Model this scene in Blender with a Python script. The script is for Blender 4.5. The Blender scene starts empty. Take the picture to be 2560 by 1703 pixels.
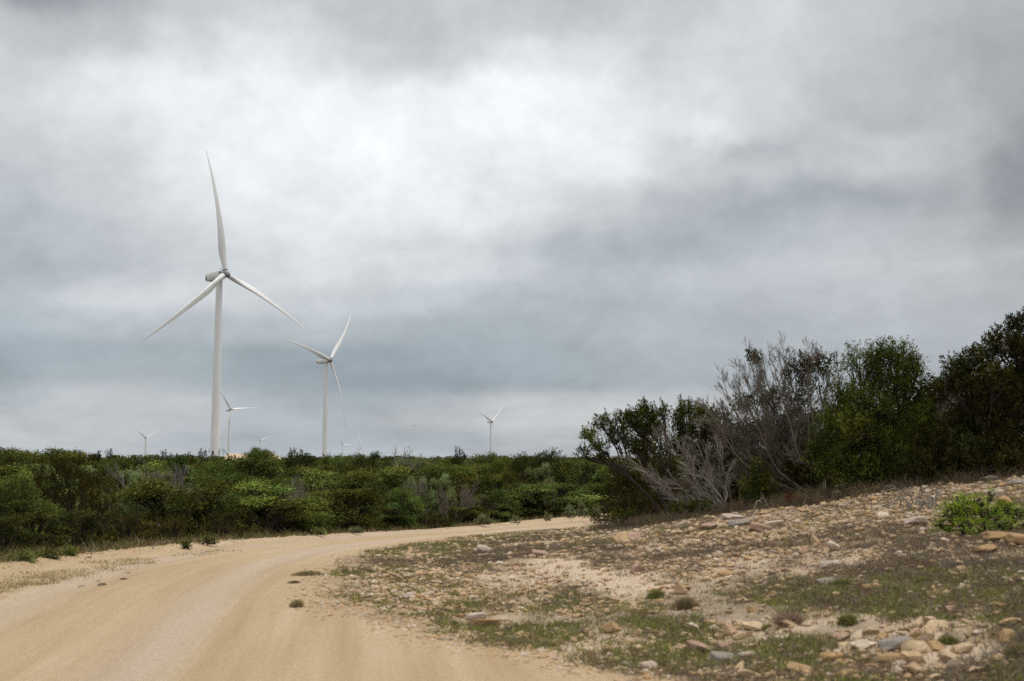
import bpy, math, random
import numpy as np
from mathutils import Vector
rng = np.random.default_rng(11)
random.seed(11)
SC = bpy.context.scene
COL = SC.collection
R = math.radians

# ------------------------------------------------------------------ camera
EYE = 1.7
FPX, CX, CY = 2844.0, 1280.0, 851.5          # focal length in pixels of the 2560 px wide photograph
PITCH = math.atan((1148 - CY) / FPX)
cam_data = bpy.data.cameras.new("camera")
cam_data.sensor_width = 36.0
cam_data.lens = 36.0 * FPX / 2560.0
cam_data.clip_start, cam_data.clip_end = 0.1, 20000.0
cam_data.dof.use_dof = True
cam_data.dof.focus_distance = 75.0
cam_data.dof.aperture_fstop = 2.0
cam = bpy.data.objects.new("camera", cam_data)
COL.objects.link(cam)
cam.location = (0, 0, EYE)
cam.rotation_euler = (math.pi / 2 + PITCH, 0, 0)
SC.camera = cam

# ------------------------------------------------------------------ view and light
SC.view_settings.view_transform = 'Standard'
SC.view_settings.look = 'None'
SC.view_settings.exposure = 0.0
SC.view_settings.gamma = 1.0
SC.cycles.use_denoising = False
SC.cycles.max_bounces = 6
SC.cycles.diffuse_bounces = 4
SC.cycles.transparent_max_bounces = 4
SUN_EL, SUN_AZ = R(58), R(65)                 # azimuth measured clockwise from +Y
sun_data = bpy.data.lights.new("sun", 'SUN')
sun_data.energy = 1.2
sun_data.angle = R(40)
sun_data.color = (1.0, 0.96, 0.90)
sun = bpy.data.objects.new("sun", sun_data)
COL.objects.link(sun)
sd = Vector((math.sin(SUN_AZ) * math.cos(SUN_EL), math.cos(SUN_AZ) * math.cos(SUN_EL), math.sin(SUN_EL)))
sun.rotation_euler = (-sd).to_track_quat('-Z', 'Y').to_euler()


class NT:
    """small helper that writes node trees"""
    def __init__(self, tree):
        self.t = tree

    def n(self, kind, **kw):
        nd = self.t.nodes.new(kind)
        for k, v in kw.items():
            setattr(nd, k, v)
        return nd

    def put(self, sock, v):
        if isinstance(v, bpy.types.NodeSocket):
            self.t.links.new(v, sock)
        elif v is not None:
            if hasattr(sock, 'default_value') and isinstance(v, (tuple, list)) and len(v) == 3 and len(sock.default_value) == 4:
                v = (*v, 1.0)
            sock.default_value = v

    def math(self, op, a, b=None, c=None, clamp=False):
        nd = self.n('ShaderNodeMath', operation=op, use_clamp=clamp)
        self.put(nd.inputs[0], a)
        if b is not None: self.put(nd.inputs[1], b)
        if c is not None: self.put(nd.inputs[2], c)
        return nd.outputs[0]

    def mix(self, f, a, b, mode='MIX'):
        nd = self.n('ShaderNodeMix', data_type='RGBA', blend_type=mode)
        nd.clamp_factor = True
        self.put(nd.inputs[0], f); self.put(nd.inputs[6], a); self.put(nd.inputs[7], b)
        return nd.outputs[2]

    def noise(self, vec, scale, detail=4.0, rough=0.55, dist=0.0, col=False):
        nd = self.n('ShaderNodeTexNoise')
        self.put(nd.inputs['Vector'], vec)
        nd.inputs['Scale'].default_value = scale
        nd.inputs['Detail'].default_value = detail
        nd.inputs['Roughness'].default_value = rough
        nd.inputs['Distortion'].default_value = dist
        return nd.outputs[1 if col else 0]

    def rng(self, v, a, b, c=0.0, d=1.0, smooth=False):
        nd = self.n('ShaderNodeMapRange', interpolation_type='SMOOTHSTEP' if smooth else 'LINEAR')
        self.put(nd.inputs[0], v)
        for i, x in enumerate((a, b, c, d)):
            nd.inputs[1 + i].default_value = x
        return nd.outputs[0]

    def ramp(self, f, stops, interp='LINEAR'):
        nd = self.n('ShaderNodeValToRGB')
        cr = nd.color_ramp
        cr.interpolation = interp
        while len(cr.elements) < len(stops):
            cr.elements.new(0.5)
        for e, (p, c) in zip(cr.elements, stops):
            e.position = p
            e.color = (*c, 1.0)
        self.put(nd.inputs[0], f)
        return nd.outputs[0]

    def attr(self, name):
        nd = self.n('ShaderNodeAttribute', attribute_name=name)
        return nd.outputs['Fac']

    def bump(self, h, strength, dist):
        nd = self.n('ShaderNodeBump')
        nd.inputs['Strength'].default_value = strength
        nd.inputs['Distance'].default_value = dist
        self.put(nd.inputs['Height'], h)
        return nd.outputs[0]


def lin(c):
    c = c / 255.0
    return c / 12.92 if c <= 0.04045 else ((c + 0.055) / 1.055) ** 2.4


# ------------------------------------------------------------------ sky: an overcast of cloud banks by direction
SKY_U = [0, 200, 400, 600, 800, 1000, 1200, 1400, 1600, 1800, 2000, 2200, 2357]
SKY = {
    0: [160, 178, 195, 205, 202, 200, 196, 198, 206, 206, 200, 196, 192],
    60: [160, 172, 198, 214, 205, 198, 202, 206, 208, 208, 200, 194, 190],
    130: [195, 192, 214, 228, 210, 202, 228, 224, 212, 206, 194, 186, 182],
    220: [210, 222, 234, 240, 236, 240, 246, 240, 224, 206, 186, 182, 175],
    300: [218, 226, 236, 242, 244, 246, 246, 236, 236, 204, 182, 184, 166],
    355: [214, 222, 232, 240, 244, 244, 240, 234, 216, 184, 196, 186, 162],
    400: [208, 218, 228, 238, 242, 242, 236, 228, 208, 194, 200, 182, 156],
    480: [196, 206, 222, 230, 236, 236, 226, 206, 188, 172, 170, 176, 156],
    560: [186, 198, 210, 222, 228, 220, 202, 182, 176, 184, 186, 190, 172],
    630: [182, 194, 208, 218, 222, 212, 204, 192, 196, 196, 196, 196, 180],
    700:  [186, 210, 214, 212, 206, 196, 184, 186, 190, 192, 192, 188, 182],
    760:  [176, 190, 190, 192, 188, 178, 178, 184, 188, 188, 186, 182, 178],
    820:  [166, 172, 176, 170, 166, 168, 172, 178, 182, 184, 182, 178, 174],
    880:  [168, 176, 178, 168, 158, 158, 166, 174, 180, 182, 180, 176, 172],
    930: [179, 193, 193, 179, 173, 183, 197, 197, 193, 187, 183, 177, 173],
    970: [190, 192, 186, 180, 182, 190, 200, 202, 196, 186, 180, 176, 172],
    1010: [192, 190, 182, 178, 178, 180, 184, 188, 190, 186, 182, 178, 174],
    1050: [186, 186, 184, 182, 182, 182, 184, 188, 190, 188, 184, 180, 176],
}
world = bpy.data.worlds.new("World")
SC.world = world
world.use_nodes = True
world.node_tree.nodes.clear()
w = NT(world.node_tree)
gen = w.n('ShaderNodeTexCoord').outputs['Generated']
sep = w.n('ShaderNodeSeparateXYZ'); w.put(sep.inputs[0], gen)
az0 = w.math('ARCTAN2', sep.outputs[0], sep.outputs[1])
el0 = w.math('ARCSINE', sep.outputs[2])
comb = w.n('ShaderNodeCombineXYZ'); w.put(comb.inputs[0], az0)
w.put(comb.inputs[1], w.math('MULTIPLY', w.math('POWER', w.math('MAXIMUM', el0, 0.0), 0.6), 1.15))
cl = comb.outputs[0]
wn = w.n('ShaderNodeSeparateColor'); w.put(wn.inputs[0], w.noise(cl, 7.0, 5, 0.55, 0.0, True))
wn2 = w.n('ShaderNodeSeparateColor'); w.put(wn2.inputs[0], w.noise(cl, 19.0, 4, 0.6, 0.0, True))
az = w.math('ADD', az0, w.math('ADD', w.math('MULTIPLY_ADD', wn.outputs[0], 0.12, -0.06), w.math('MULTIPLY_ADD', wn2.outputs[0], 0.06, -0.03)))
elw = w.math('ADD', w.math('MULTIPLY_ADD', wn.outputs[1], 0.05, -0.025), w.math('MULTIPLY_ADD', wn2.outputs[1], 0.03, -0.015))
el = w.math('ADD', el0, w.math('MULTIPLY', elw, w.rng(el0, 0.0, 0.22, 0.12, 1.0)))
azn = w.rng(az, R(-26), R(26))
prev = None
rows = sorted(SKY.items(), key=lambda k: -k[0])          # from the horizon upwards
for v, vals in rows:
    e = math.atan((CY - v * 1.0861) / FPX) + PITCH
    st = []
    for u, L in zip(SKY_U, vals):
        a = math.degrees(math.atan((u * 1.0861 - CX) / FPX))
        t = max(0.0, min(1.0, (240 - L) / 90.0))
        cool = (0.35 + 0.65 * min(1, v / 800.0)) * (1.0 - 0.55 * max(0, (u - 1300) / 1057.0))
        cool *= .8
        if v > 900: cool *= max(.1, min(1, (196 - L) / 20.0))
        st.append(((a + 26) / 52.0, (lin(L - 13 * t * cool - 2), lin(L), lin(L + 9 * t * cool + 2))))
    c = w.ramp(azn, st, 'EASE')
    prev = c if prev is None else w.mix(w.rng(el, e_prev, e, smooth=True), prev, c)
    e_prev = e
fine = w.noise(cl, 11.0, 6, 0.6, 0.3)
wisp = w.noise(cl, 34.0, 6, 0.62, 0.6)
big = w.rng(w.noise(cl, 5.5, 7, 0.62, 0.5), .38, .62, 0, 1, True)
gain = w.math('ADD', w.math('MULTIPLY_ADD', fine, 0.36, 0.85), w.math('ADD', w.math('MULTIPLY_ADD', big, 0.11, -0.055), w.math('MULTIPLY_ADD', wisp, 0.20, -0.10)))
cloud = w.mix(1.0, prev, gain, 'MULTIPLY')
over = w.rng(el0, R(25), R(60), 0.0, 1.0, True)            # the overcast is brightest overhead
cloud = w.mix(over, cloud, (1.94, 1.92, 1.90))
side = w.rng(w.math('ABSOLUTE', az0), R(35), R(75), 0.0, 0.85, True)
cloud = w.mix(w.math('MULTIPLY', side, w.math('SUBTRACT', 1.0, over)), cloud, (0.62, 0.65, 0.69))
cloud = w.mix(w.rng(el0, R(-1), R(-6)), cloud, (0.20, 0.16, 0.11))
sky = w.n('ShaderNodeTexSky', sky_type='NISHITA')
sky.sun_disc = False
sky.sun_elevation, sky.sun_rotation = SUN_EL, SUN_AZ
bg_sky = w.n('ShaderNodeBackground'); w.put(bg_sky.inputs[0], sky.outputs[0]); bg_sky.inputs[1].default_value = 0.08
bg_cl = w.n('ShaderNodeBackground'); w.put(bg_cl.inputs[0], cloud); bg_cl.inputs[1].default_value = 1.0
mx = w.n('ShaderNodeMixShader'); mx.inputs[0].default_value = 0.97
w.put(mx.inputs[1], bg_sky.outputs[0]); w.put(mx.inputs[2], bg_cl.outputs[0])
wo = w.n('ShaderNodeOutputWorld'); w.put(wo.inputs[0], mx.outputs[0])


# ------------------------------------------------------------------ materials
def mat(name):
    m = bpy.data.materials.new(name)
    m.use_nodes = True
    m.node_tree.nodes.clear()
    t = NT(m.node_tree)
    out = t.n('ShaderNodeOutputMaterial')
    return m, t, out


def principled(t, out, color, rough=0.8, spec=0.3, normal=None):
    p = t.n('ShaderNodeBsdfPrincipled')
    t.put(p.inputs['Base Color'], color)
    t.put(p.inputs['Roughness'], rough)
    p.inputs['Specular IOR Level'].default_value = spec
    if normal is not None: t.put(p.inputs['Normal'], normal)
    t.put(out.inputs[0], p.outputs[0])
    return p


def leaf_mat(name, stops, transl=0.25, hue=0.0, dark=0.35):
    m, t, out = mat(name)
    g = t.n('ShaderNodeNewGeometry')
    oi = t.n('ShaderNodeObjectInfo')
    c = t.ramp(g.outputs['Random Per Island'], stops)
    br = t.math('MULTIPLY_ADD', oi.outputs['Random'], dark, 1.0 - dark * 0.5)
    c = t.mix(1.0, c, br, 'MULTIPLY')
    c = t.mix(1.0, c, t.n('ShaderNodeAttribute', attribute_name='tint').outputs['Color'], 'MULTIPLY')
    if hue:
        h = t.n('ShaderNodeHueSaturation')
        t.put(h.inputs['Hue'], t.math('MULTIPLY_ADD', oi.outputs['Random'], hue, 0.5 - hue / 2))
        t.put(h.inputs['Color'], c)
        c = h.outputs[0]
    d = t.n('ShaderNodeBsdfDiffuse'); t.put(d.inputs[0], c)
    tr = t.n('ShaderNodeBsdfTranslucent'); t.put(tr.inputs[0], t.mix(1.0, c, (1.3, 1.25, 0.7), 'MULTIPLY'))
    mxs = t.n('ShaderNodeMixShader'); mxs.inputs[0].default_value = transl
    t.put(mxs.inputs[1], d.outputs[0]); t.put(mxs.inputs[2], tr.outputs[0])
    t.put(out.inputs[0], mxs.outputs[0])
    return m


def bark_mat(name, c1, c2):
    m, t, out = mat(name)
    g = t.n('ShaderNodeTexCoord').outputs['Object']
    mp = t.n('ShaderNodeMapping'); mp.inputs['Scale'].default_value = (1, 1, 0.25); t.put(mp.inputs[0], g)
    nz = t.noise(mp.outputs[0], 30, 4, 0.65)
    c = t.ramp(t.math('ADD', nz, t.math('MULTIPLY_ADD', t.noise(g, 2.3, 3, .6), .8, -.4)), [(0.25, c1), (0.75, c2)])
    principled(t, out, c, 0.9, 0.15, t.bump(nz, 0.6, 0.01))
    return m


M = {}
M['juniper'] = leaf_mat('juniper_needles', [(0, (0.0216, 0.0257, 0.0080)), (.45, (0.0347, 0.0393, 0.0110)), (.8, (0.0505, 0.0516, 0.0151)), (1, (0.0707, 0.0576, 0.0206))], .15, .03)
M['juniper_brown'] = leaf_mat('juniper_needles_brownish', [(0, (0.0303, 0.0298, 0.0096)), (.5, (0.0511, 0.0477, 0.0140)), (1, (0.0837, 0.0685, 0.0226))], .15, .03)
M['juniper_olive'] = leaf_mat('juniper_needles_olive', [(0, (0.0287, 0.0373, 0.0075)), (.5, (0.0493, 0.0611, 0.0116)), (1, (0.0787, 0.0857, 0.0182))], .18, .02)
M['oak'] = leaf_mat('oak_leaves', [(0, (0.0530, 0.0655, 0.0170)), (.5, (0.0838, 0.0999, 0.0247)), (1, (0.1282, 0.1420, 0.0378))], .25, .04)
M['fresh'] = leaf_mat('fresh_leaves', [(0, (0.0584, 0.0842, 0.0238)), (.5, (0.0920, 0.1244, 0.0346)), (1, (0.1371, 0.1693, 0.0540))], .3, .03)
M['yellow'] = leaf_mat('yellow_green_leaves', [(0, (0.0610, 0.0851, 0.0187)), (.5, (0.1001, 0.1276, 0.0281)), (1, (0.1446, 0.1702, 0.0467))], .3, .02)
M['pale'] = leaf_mat('pale_green_leaves', [(0, (0.0905, 0.1109, 0.0468)), (.5, (0.1380, 0.1665, 0.0703)), (1, (0.1950, 0.2172, 0.1025))], .3, .02)
M['sage'] = leaf_mat('sage_leaves', [(0, (.12, .14, .07)), (.5, (.19, .22, .12)), (1, (.27, .30, .18))], .2, .02)
M['vivid'] = leaf_mat('vivid_green_leaves', [(0, (.090, .150, .010)), (.5, (.165, .245, .020)), (1, (.260, .350, .042))], .35, .0, .1)
M['rust'] = leaf_mat('rust_needles', [(0, (.07, .020, .010)), (.5, (.14, .038, .016)), (1, (.22, .065, .026))], .1)
M['bark'] = bark_mat('dark_bark', (.020, .016, .014), (.055, .045, .038))
M['bark_red'] = bark_mat('brown_bark', (.026, .020, .016), (.068, .052, .042))
M['twig'] = bark_mat('grey_twigs', (.14, .120, .098), (.27, .236, .198))
M['twig_dark'] = bark_mat('grey_brown_twigs', (.105, .088, .068), (.250, .212, .168))
M['dead'] = bark_mat('bleached_dead_wood', (.12, .10, .085), (.33, .29, .25))

# white paint of the turbines, faintly soiled
m, t, out = mat('white_turbine_paint')
g = t.n('ShaderNodeTexCoord').outputs['Object']
mp = t.n('ShaderNodeMapping'); mp.inputs['Scale'].default_value = (1, 1, 0.12); t.put(mp.inputs[0], g)
nz = t.noise(mp.outputs[0], 0.9, 5, 0.6)
principled(t, out, t.ramp(nz, [(.3, (.72, .71, .68)), (.65, (.80, .79, .765))]), .42, .4)
M['paint'] = m
m, t, out = mat('grey_nacelle_paint')
nz = t.noise(t.n('ShaderNodeTexCoord').outputs['Object'], 0.7, 5, 0.6)
principled(t, out, t.ramp(nz, [(.3, (.62, .61, .58)), (.65, (.70, .69, .66))]), .45, .4)
M['paint_grey'] = m
for nm, c, rr in (('hub_grey_paint', (.34, .34, .35), .5), ('dark_opening', (.012, .012, .016), .6), ('galvanised_steel', (.22, .22, .23), .45), ('bird_feathers', (.02, .02, .02), .8)):
    m, t, out = mat(nm)
    nz = t.noise(t.n('ShaderNodeTexCoord').outputs['Object'], 3.0, 3)
    principled(t, out, t.mix(t.math('MULTIPLY', nz, .5), c, tuple(x * 1.35 for x in c)), rr, .4)
    M[nm] = m


def ground_material(name):
    m, t, out = mat(name)
    pos = t.n('ShaderNodeNewGeometry').outputs['Position']
    road, veg, pale = t.attr('road'), t.attr('veg'), t.attr('pale')
    along, across = t.attr('along'), t.attr('across')
    n1 = t.noise(pos, 0.55, 5, 0.6)
    n2 = t.noise(pos, 3.5, 5, 0.65)
    n3 = t.noise(pos, 24.0, 4, 0.7)
    n4 = t.noise(pos, 95.0, 3, 0.7)
    # the road: crushed tan caliche with wheel streaks that follow the bend
    sv = t.n('ShaderNodeCombineXYZ')
    t.put(sv.inputs[0], t.math('MULTIPLY', along, 0.045)); t.put(sv.inputs[1], t.math('MULTIPLY', across, .95))
    streak = t.noise(sv.outputs[0], 2.2, 5, 0.62)
    rc = t.ramp(streak, [(.30, (.325, .222, .120)), (.5, (.412, .305, .178)), (.70, (.490, .386, .262))])
    rc = t.mix(t.rng(n1, .35, .7, 0, .55), rc, (.405, .285, .165))
    rc = t.mix(t.math('MULTIPLY', t.attr('track'), t.rng(streak, .3, .7, .5, .95)), rc, (.43, .345, .265))
    rc = t.mix(t.rng(n3, .52, .68, 0, .6), rc, (.27, .18, .105))
    rc = t.mix(t.rng(t.noise(pos, 9.0, 5, .7), .55, .75, 0, .45), rc, (.30, .205, .12))
    rc = t.mix(t.rng(n4, .56, .72, 0, .55), rc, (.58, .47, .34))
    rc = t.mix(t.rng(n4, .44, .30, 0, .6), rc, (.17, .11, .065))
    # the slope: pinkish soil, limestone chips, dead litter
    vor = t.n('ShaderNodeTexVoronoi'); t.put(vor.inputs['Vector'], pos); vor.inputs['Scale'].default_value = 17.0
    sepv = t.n('ShaderNodeSeparateColor'); t.put(sepv.inputs[0], vor.outputs['Color'])
    chip = t.math('MULTIPLY', t.rng(vor.outputs['Distance'], .42, .30), t.math('GREATER_THAN', sepv.outputs[0], .45))
    vor2 = t.n('ShaderNodeTexVoronoi'); t.put(vor2.inputs['Vector'], pos); vor2.inputs['Scale'].default_value = 48.0
    sepw = t.n('ShaderNodeSeparateColor'); t.put(sepw.inputs[0], vor2.outputs['Color'])
    chip2 = t.math('MULTIPLY', t.rng(vor2.outputs['Distance'], .42, .28), t.math('GREATER_THAN', sepw.outputs[0], .55))
    so = t.ramp(n2, [(.3, (.255, .170, .097)), (.5, (.360, .255, .155)), (.72, (.445, .328, .215))])
    so = t.mix(t.rng(n3, .5, .75, 0, .5), so, (.17, .11, .066))
    so = t.mix(t.math('MULTIPLY', chip2, .6), so, (.43, .32, .22))
    so = t.mix(t.math('MULTIPLY', chip, .75), so, t.ramp(sepv.outputs[1], [(0, (.31, .22, .13)), (.5, (.44, .33, .225)), (1, (.54, .45, .37))]))
    so = t.mix(t.math('MULTIPLY', pale, t.rng(n2, .25, .6, .55, 1.0)), so, (.505, .39, .275))
    lit = t.ramp(n3, [(.3, (.060, .046, .030)), (.5, (.100, .080, .050)), (.7, (.145, .118, .072))])
    vf = t.math('MULTIPLY', veg, t.rng(n2, .32, .62, .25, 1.0))
    so = t.mix(t.math('MULTIPLY', vf, t.math('SUBTRACT', 1.0, t.math('MULTIPLY', chip, .6))), so, lit)
    f = t.rng(t.math('ADD', road, t.math('MULTIPLY_ADD', n3, .5, -.25)), .35, .65)
    c = t.mix(f, so, rc)
    # far country under the trees
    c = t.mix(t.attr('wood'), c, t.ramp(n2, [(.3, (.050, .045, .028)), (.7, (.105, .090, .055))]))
    h = t.math('ADD', t.math('MULTIPLY', n3, 1.0), t.math('MULTIPLY', n4, .5))
    h = t.math('ADD', h, t.math('MULTIPLY', t.math('MULTIPLY', chip, .9), t.math('SUBTRACT', 1.0, f)))
    principled(t, out, c, .95, .1, t.bump(h, .8, .02))
    return m


M['ground'] = ground_material('caliche_ground')


def stone_mat(name, stops, obj=False):
    m, t, out = mat(name)
    tc = t.n('ShaderNodeTexCoord').outputs['Object']
    rnd = t.n('ShaderNodeObjectInfo').outputs['Random'] if obj else t.n('ShaderNodeNewGeometry').outputs['Random Per Island']
    c = t.ramp(rnd, stops)
    pos = t.n('ShaderNodeNewGeometry').outputs['Position']
    nz = t.noise(pos, 11.0, 5, .65)
    nz2 = t.noise(pos, 55.0, 4, .65)
    c = t.mix(t.rng(nz, .35, .7, .0, .55), c, (.27, .175, .09))
    c = t.mix(t.rng(nz2, .55, .75, .0, .5), c, (.50, .42, .32))
    c = t.mix(t.rng(nz2, .42, .28, .0, .5), c, (.20, .145, .10))
    principled(t, out, c, .92, .15, t.bump(t.math('ADD', nz, t.math('MULTIPLY', nz2, .5)), .9, .04))
    return m


STONE = [(0, (0.511, 0.351, 0.188)), (.18, (0.619, 0.463, 0.287)), (.36, (0.484, 0.304, 0.138)), (.52, (0.659, 0.515, 0.350)), (.66, (0.592, 0.383, 0.237)), (.8, (0.390, 0.298, 0.207)), (.92, (0.754, 0.647, 0.513)), (1, (0.457, 0.264, 0.144))]
M['gravel'] = stone_mat('limestone_gravel', STONE)
M['rock'] = stone_mat('limestone_rock', STONE, True)
M['rock_pale'] = stone_mat('pale_limestone', [(0, (.50, .41, .33)), (1, (.57, .48, .40))], True)
M['rock_orange'] = stone_mat('orange_limestone', [(0, (.40, .25, .115)), (1, (.46, .30, .15))], True)
M['rock_pink'] = stone_mat('pinkish_limestone', [(0, (.40, .265, .19)), (1, (.44, .30, .225))], True)
M['rock_grey'] = stone_mat('weathered_grey_limestone', [(0, (.24, .22, .195)), (1, (.29, .27, .24))], True)
M['rock_dark'] = stone_mat('dark_stone', [(0, (.07, .06, .055)), (1, (.09, .08, .07))], True)


def grass_mat(name):
    m, t, out = mat(name)
    a = t.n('ShaderNodeAttribute', attribute_name='tint').outputs['Color']
    d = t.n('ShaderNodeBsdfDiffuse'); t.put(d.inputs[0], a)
    tr = t.n('ShaderNodeBsdfTranslucent'); t.put(tr.inputs[0], a)
    mxs = t.n('ShaderNodeMixShader'); mxs.inputs[0].default_value = .25
    t.put(mxs.inputs[1], d.outputs[0]); t.put(mxs.inputs[2], tr.outputs[0])
    t.put(out.inputs[0], mxs.outputs[0])
    return m


M['grass'] = grass_mat('grass_blades')


# ------------------------------------------------------------------ mesh helpers
class MB:
    """collects vertices and faces (all of one size per call) and links them as one mesh object"""
    def __init__(self):
        self.v, self.f, self.n = [], [], 0
        self.tint = []

    def add(self, V, Fc, tint=None):
        V = np.asarray(V, float).reshape(-1, 3); Fc = np.asarray(Fc, int)
        self.v.append(V); self.f.append(Fc + self.n); self.n += len(V)
        if tint is not None: self.tint.append(np.broadcast_to(np.asarray(tint, float), (len(V), 3)))

    def mesh(self, name, m, smooth=False, offset=None):
        me = bpy.data.meshes.new(name)
        if self.n:
            V = np.concatenate(self.v)
            if offset is not None: V = V - np.asarray(offset)
            sizes = np.concatenate([np.full(len(f), f.shape[1]) for f in self.f])
            loops = np.concatenate([f.ravel() for f in self.f])
            me.vertices.add(len(V)); me.vertices.foreach_set('co', V.astype(np.float32).ravel())
            me.loops.add(len(loops)); me.loops.foreach_set('vertex_index', loops.astype(np.int32))
            me.polygons.add(len(sizes))
            me.polygons.foreach_set('loop_start', np.concatenate([[0], np.cumsum(sizes)[:-1]]).astype(np.int32))
            if smooth: me.polygons.foreach_set('use_smooth', np.ones(len(sizes), bool))
            me.update(calc_edges=True)
            if self.tint:
                ca = me.color_attributes.new('tint', 'FLOAT_COLOR', 'POINT')
                tc = np.concatenate(self.tint)
                ca.data.foreach_set('color', np.c_[tc, np.ones(len(tc))].astype(np.float32).ravel())
        me.materials.append(M[m] if isinstance(m, str) else m)
        return me

    def build(self, name, m, parent=None, smooth=False, offset=None):
        return link(name, self.mesh(name, m, smooth, offset), parent)


def link(name, me, parent=None):
    o = bpy.data.objects.new(name, me)
    COL.objects.link(o)
    if parent is not None: o.parent = parent
    return o


def thing(name, label, cat, loc, group=None):
    o = bpy.data.objects.new(name, None)
    o.empty_display_size = .2
    COL.objects.link(o)
    o.location = loc
    tag(o, label, cat, group)
    return o


def tag(o, label=None, cat=None, group=None, kind=None):
    if label: o['label'] = label
    if cat: o['category'] = cat
    if group: o['group'] = group
    if kind: o['kind'] = kind
    return o


def copy_tree(root, loc, rz, scale, label, group=None):
    r = root.copy(); COL.objects.link(r)
    r.location = loc; r.rotation_euler = (0, 0, rz); r.scale = scale
    r['label'] = label
    if group: r['group'] = group
    elif 'group' in r.keys(): del r['group']
    for ch in root.children:
        c = ch.copy(); COL.objects.link(c); c.parent = r
    return r


def unit(a):
    return a / np.maximum(np.linalg.norm(a, axis=-1, keepdims=True), 1e-9)


def tube(mb, pts, rad, sides=5, cap=True):
    pts = np.asarray(pts, float); n = len(pts)
    rad = np.broadcast_to(np.asarray(rad, float), (n,))
    tg = unit(np.gradient(pts, axis=0))
    ref = np.array([0.3, 0.9, 0.1]) if abs(tg[0][2]) > .8 else np.array([0, 0, 1.0])
    a = unit(np.cross(tg, ref)); b = np.cross(tg, a)
    th = np.arange(sides) * 2 * np.pi / sides
    ring = (a[:, None, :] * np.cos(th)[None, :, None] + b[:, None, :] * np.sin(th)[None, :, None]) * rad[:, None, None] + pts[:, None, :]
    i = np.arange(n - 1)[:, None] * sides; j = np.arange(sides)[None, :]; k = (j + 1) % sides
    F = np.stack([i + j, i + k, i + sides + k, i + sides + j], -1).reshape(-1, 4)
    mb.add(ring.reshape(-1, 3), F)


def lathe(mb, prof, sides=32, M3=None, origin=(0, 0, 0), caps=True):
    """prof: (radius, height) pairs, revolved about z"""
    prof = np.asarray(prof, float); n = len(prof)
    th = np.arange(sides) * 2 * np.pi / sides
    V = np.stack([prof[:, 0:1] * np.cos(th), prof[:, 0:1] * np.sin(th), np.repeat(prof[:, 1:2], sides, 1)], -1).reshape(-1, 3)
    if M3 is not None: V = V @ np.asarray(M3)
    V = V + np.asarray(origin)
    i = np.arange(n - 1)[:, None] * sides; j = np.arange(sides)[None, :]; k = (j + 1) % sides
    mb.add(V, np.stack([i + j, i + k, i + sides + k, i + sides + j], -1).reshape(-1, 4))


def box(mb, c, s, ax=None):
    V = np.array([[x, y, z] for x in (-.5, .5) for y in (-.5, .5) for z in (-.5, .5)]) * np.asarray(s)
    if ax is not None: V = V @ np.asarray(ax)
    mb.add(V + np.asarray(c), [[0, 1, 3, 2], [4, 6, 7, 5], [0, 4, 5, 1], [2, 3, 7, 6], [0, 2, 6, 4], [1, 5, 7, 3]])


def leaves(mb, P, D, Nn, ln, wd, tint=None):
    """diamond leaves: P base points, D direction, Nn normal, ln length, wd width"""
    D = unit(D); S = unit(np.cross(D, Nn)); n = len(P)
    ln = np.broadcast_to(np.asarray(ln, float), (n,))[:, None]; wd = np.broadcast_to(np.asarray(wd, float), (n,))[:, None]
    V = np.stack([P - D * ln * .5, P + S * wd * .5 + D * ln * .08, P + D * ln * .5, P - S * wd * .5 + D * ln * .08], 1)
    F = np.arange(n * 4).reshape(n, 4)
    tint = np.ones((1, 3)) if tint is None else np.repeat(tint, 4, axis=0)
    mb.add(V.reshape(-1, 3), F, tint)


def hash2(ix, iy, s):
    h = (ix.astype(np.int64) * 374761393 + iy.astype(np.int64) * 668265263 + s * 1442695041) & 0xFFFFFFFF
    h = ((h ^ (h >> 13)) * 1274126177) & 0xFFFFFFFF
    return ((h ^ (h >> 16)) & 0xFFFF) / 65535.0


def vnoise(x, y, s=0):
    ix, iy = np.floor(x), np.floor(y)
    fx, fy = x - ix, y - iy
    fx = fx * fx * (3 - 2 * fx); fy = fy * fy * (3 - 2 * fy)
    a, b = hash2(ix, iy, s), hash2(ix + 1, iy, s)
    c, d = hash2(ix, iy + 1, s), hash2(ix + 1, iy + 1, s)
    return (a * (1 - fx) + b * fx) * (1 - fy) + (c * (1 - fx) + d * fx) * fy


def fbm(x, y, f, o=4, s=0):
    r, a, tot = 0, 1.0, 0
    for i in range(o):
        r = r + a * vnoise(x * f, y * f, s + i); tot += a; a *= .5; f *= 2.03
    return r / tot


def sstep(a, b, x):
    t = np.clip((x - a) / (b - a), 0, 1)
    return t * t * (3 - 2 * t)


# ------------------------------------------------------------------ the lie of the land
LEFT = np.array([(-9.6, -60), (-9.2, -20), (-9, 0), (-8.7, 10), (-8.25, 18.3), (-7.26, 24.4), (-5.0, 35.2), (-2.3, 45), (.4, 53), (4.6, 60), (12, 67), (30, 78), (80, 104)], float)
INNER = np.array([(4, -60), (3, -20), (2.1, 0), (1.75, 6), (1.6, 8.4), (1.1, 9.2), (.4, 10.1), (-.45, 11.1), (-1.45, 12.7), (-2.0, 13.5), (-2.4, 15), (-2.75, 18), (-2.9, 21), (-2.83, 24), (-2, 29), (-.9, 37.5), (.36, 43), (4.5, 51), (12, 57.5), (30, 68), (80, 94)], float)
MID = np.array([(-3.4, -60), (-3.2, -20), (-3.3, 0), (-3.6, 5), (-4.2, 10), (-4.9, 15), (-5.2, 19), (-5.1, 24), (-4.2, 30), (-2.8, 37), (-.5, 45.5), (3.0, 53), (8.5, 59.5), (16, 65), (30, 73), (80, 99)], float)


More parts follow.
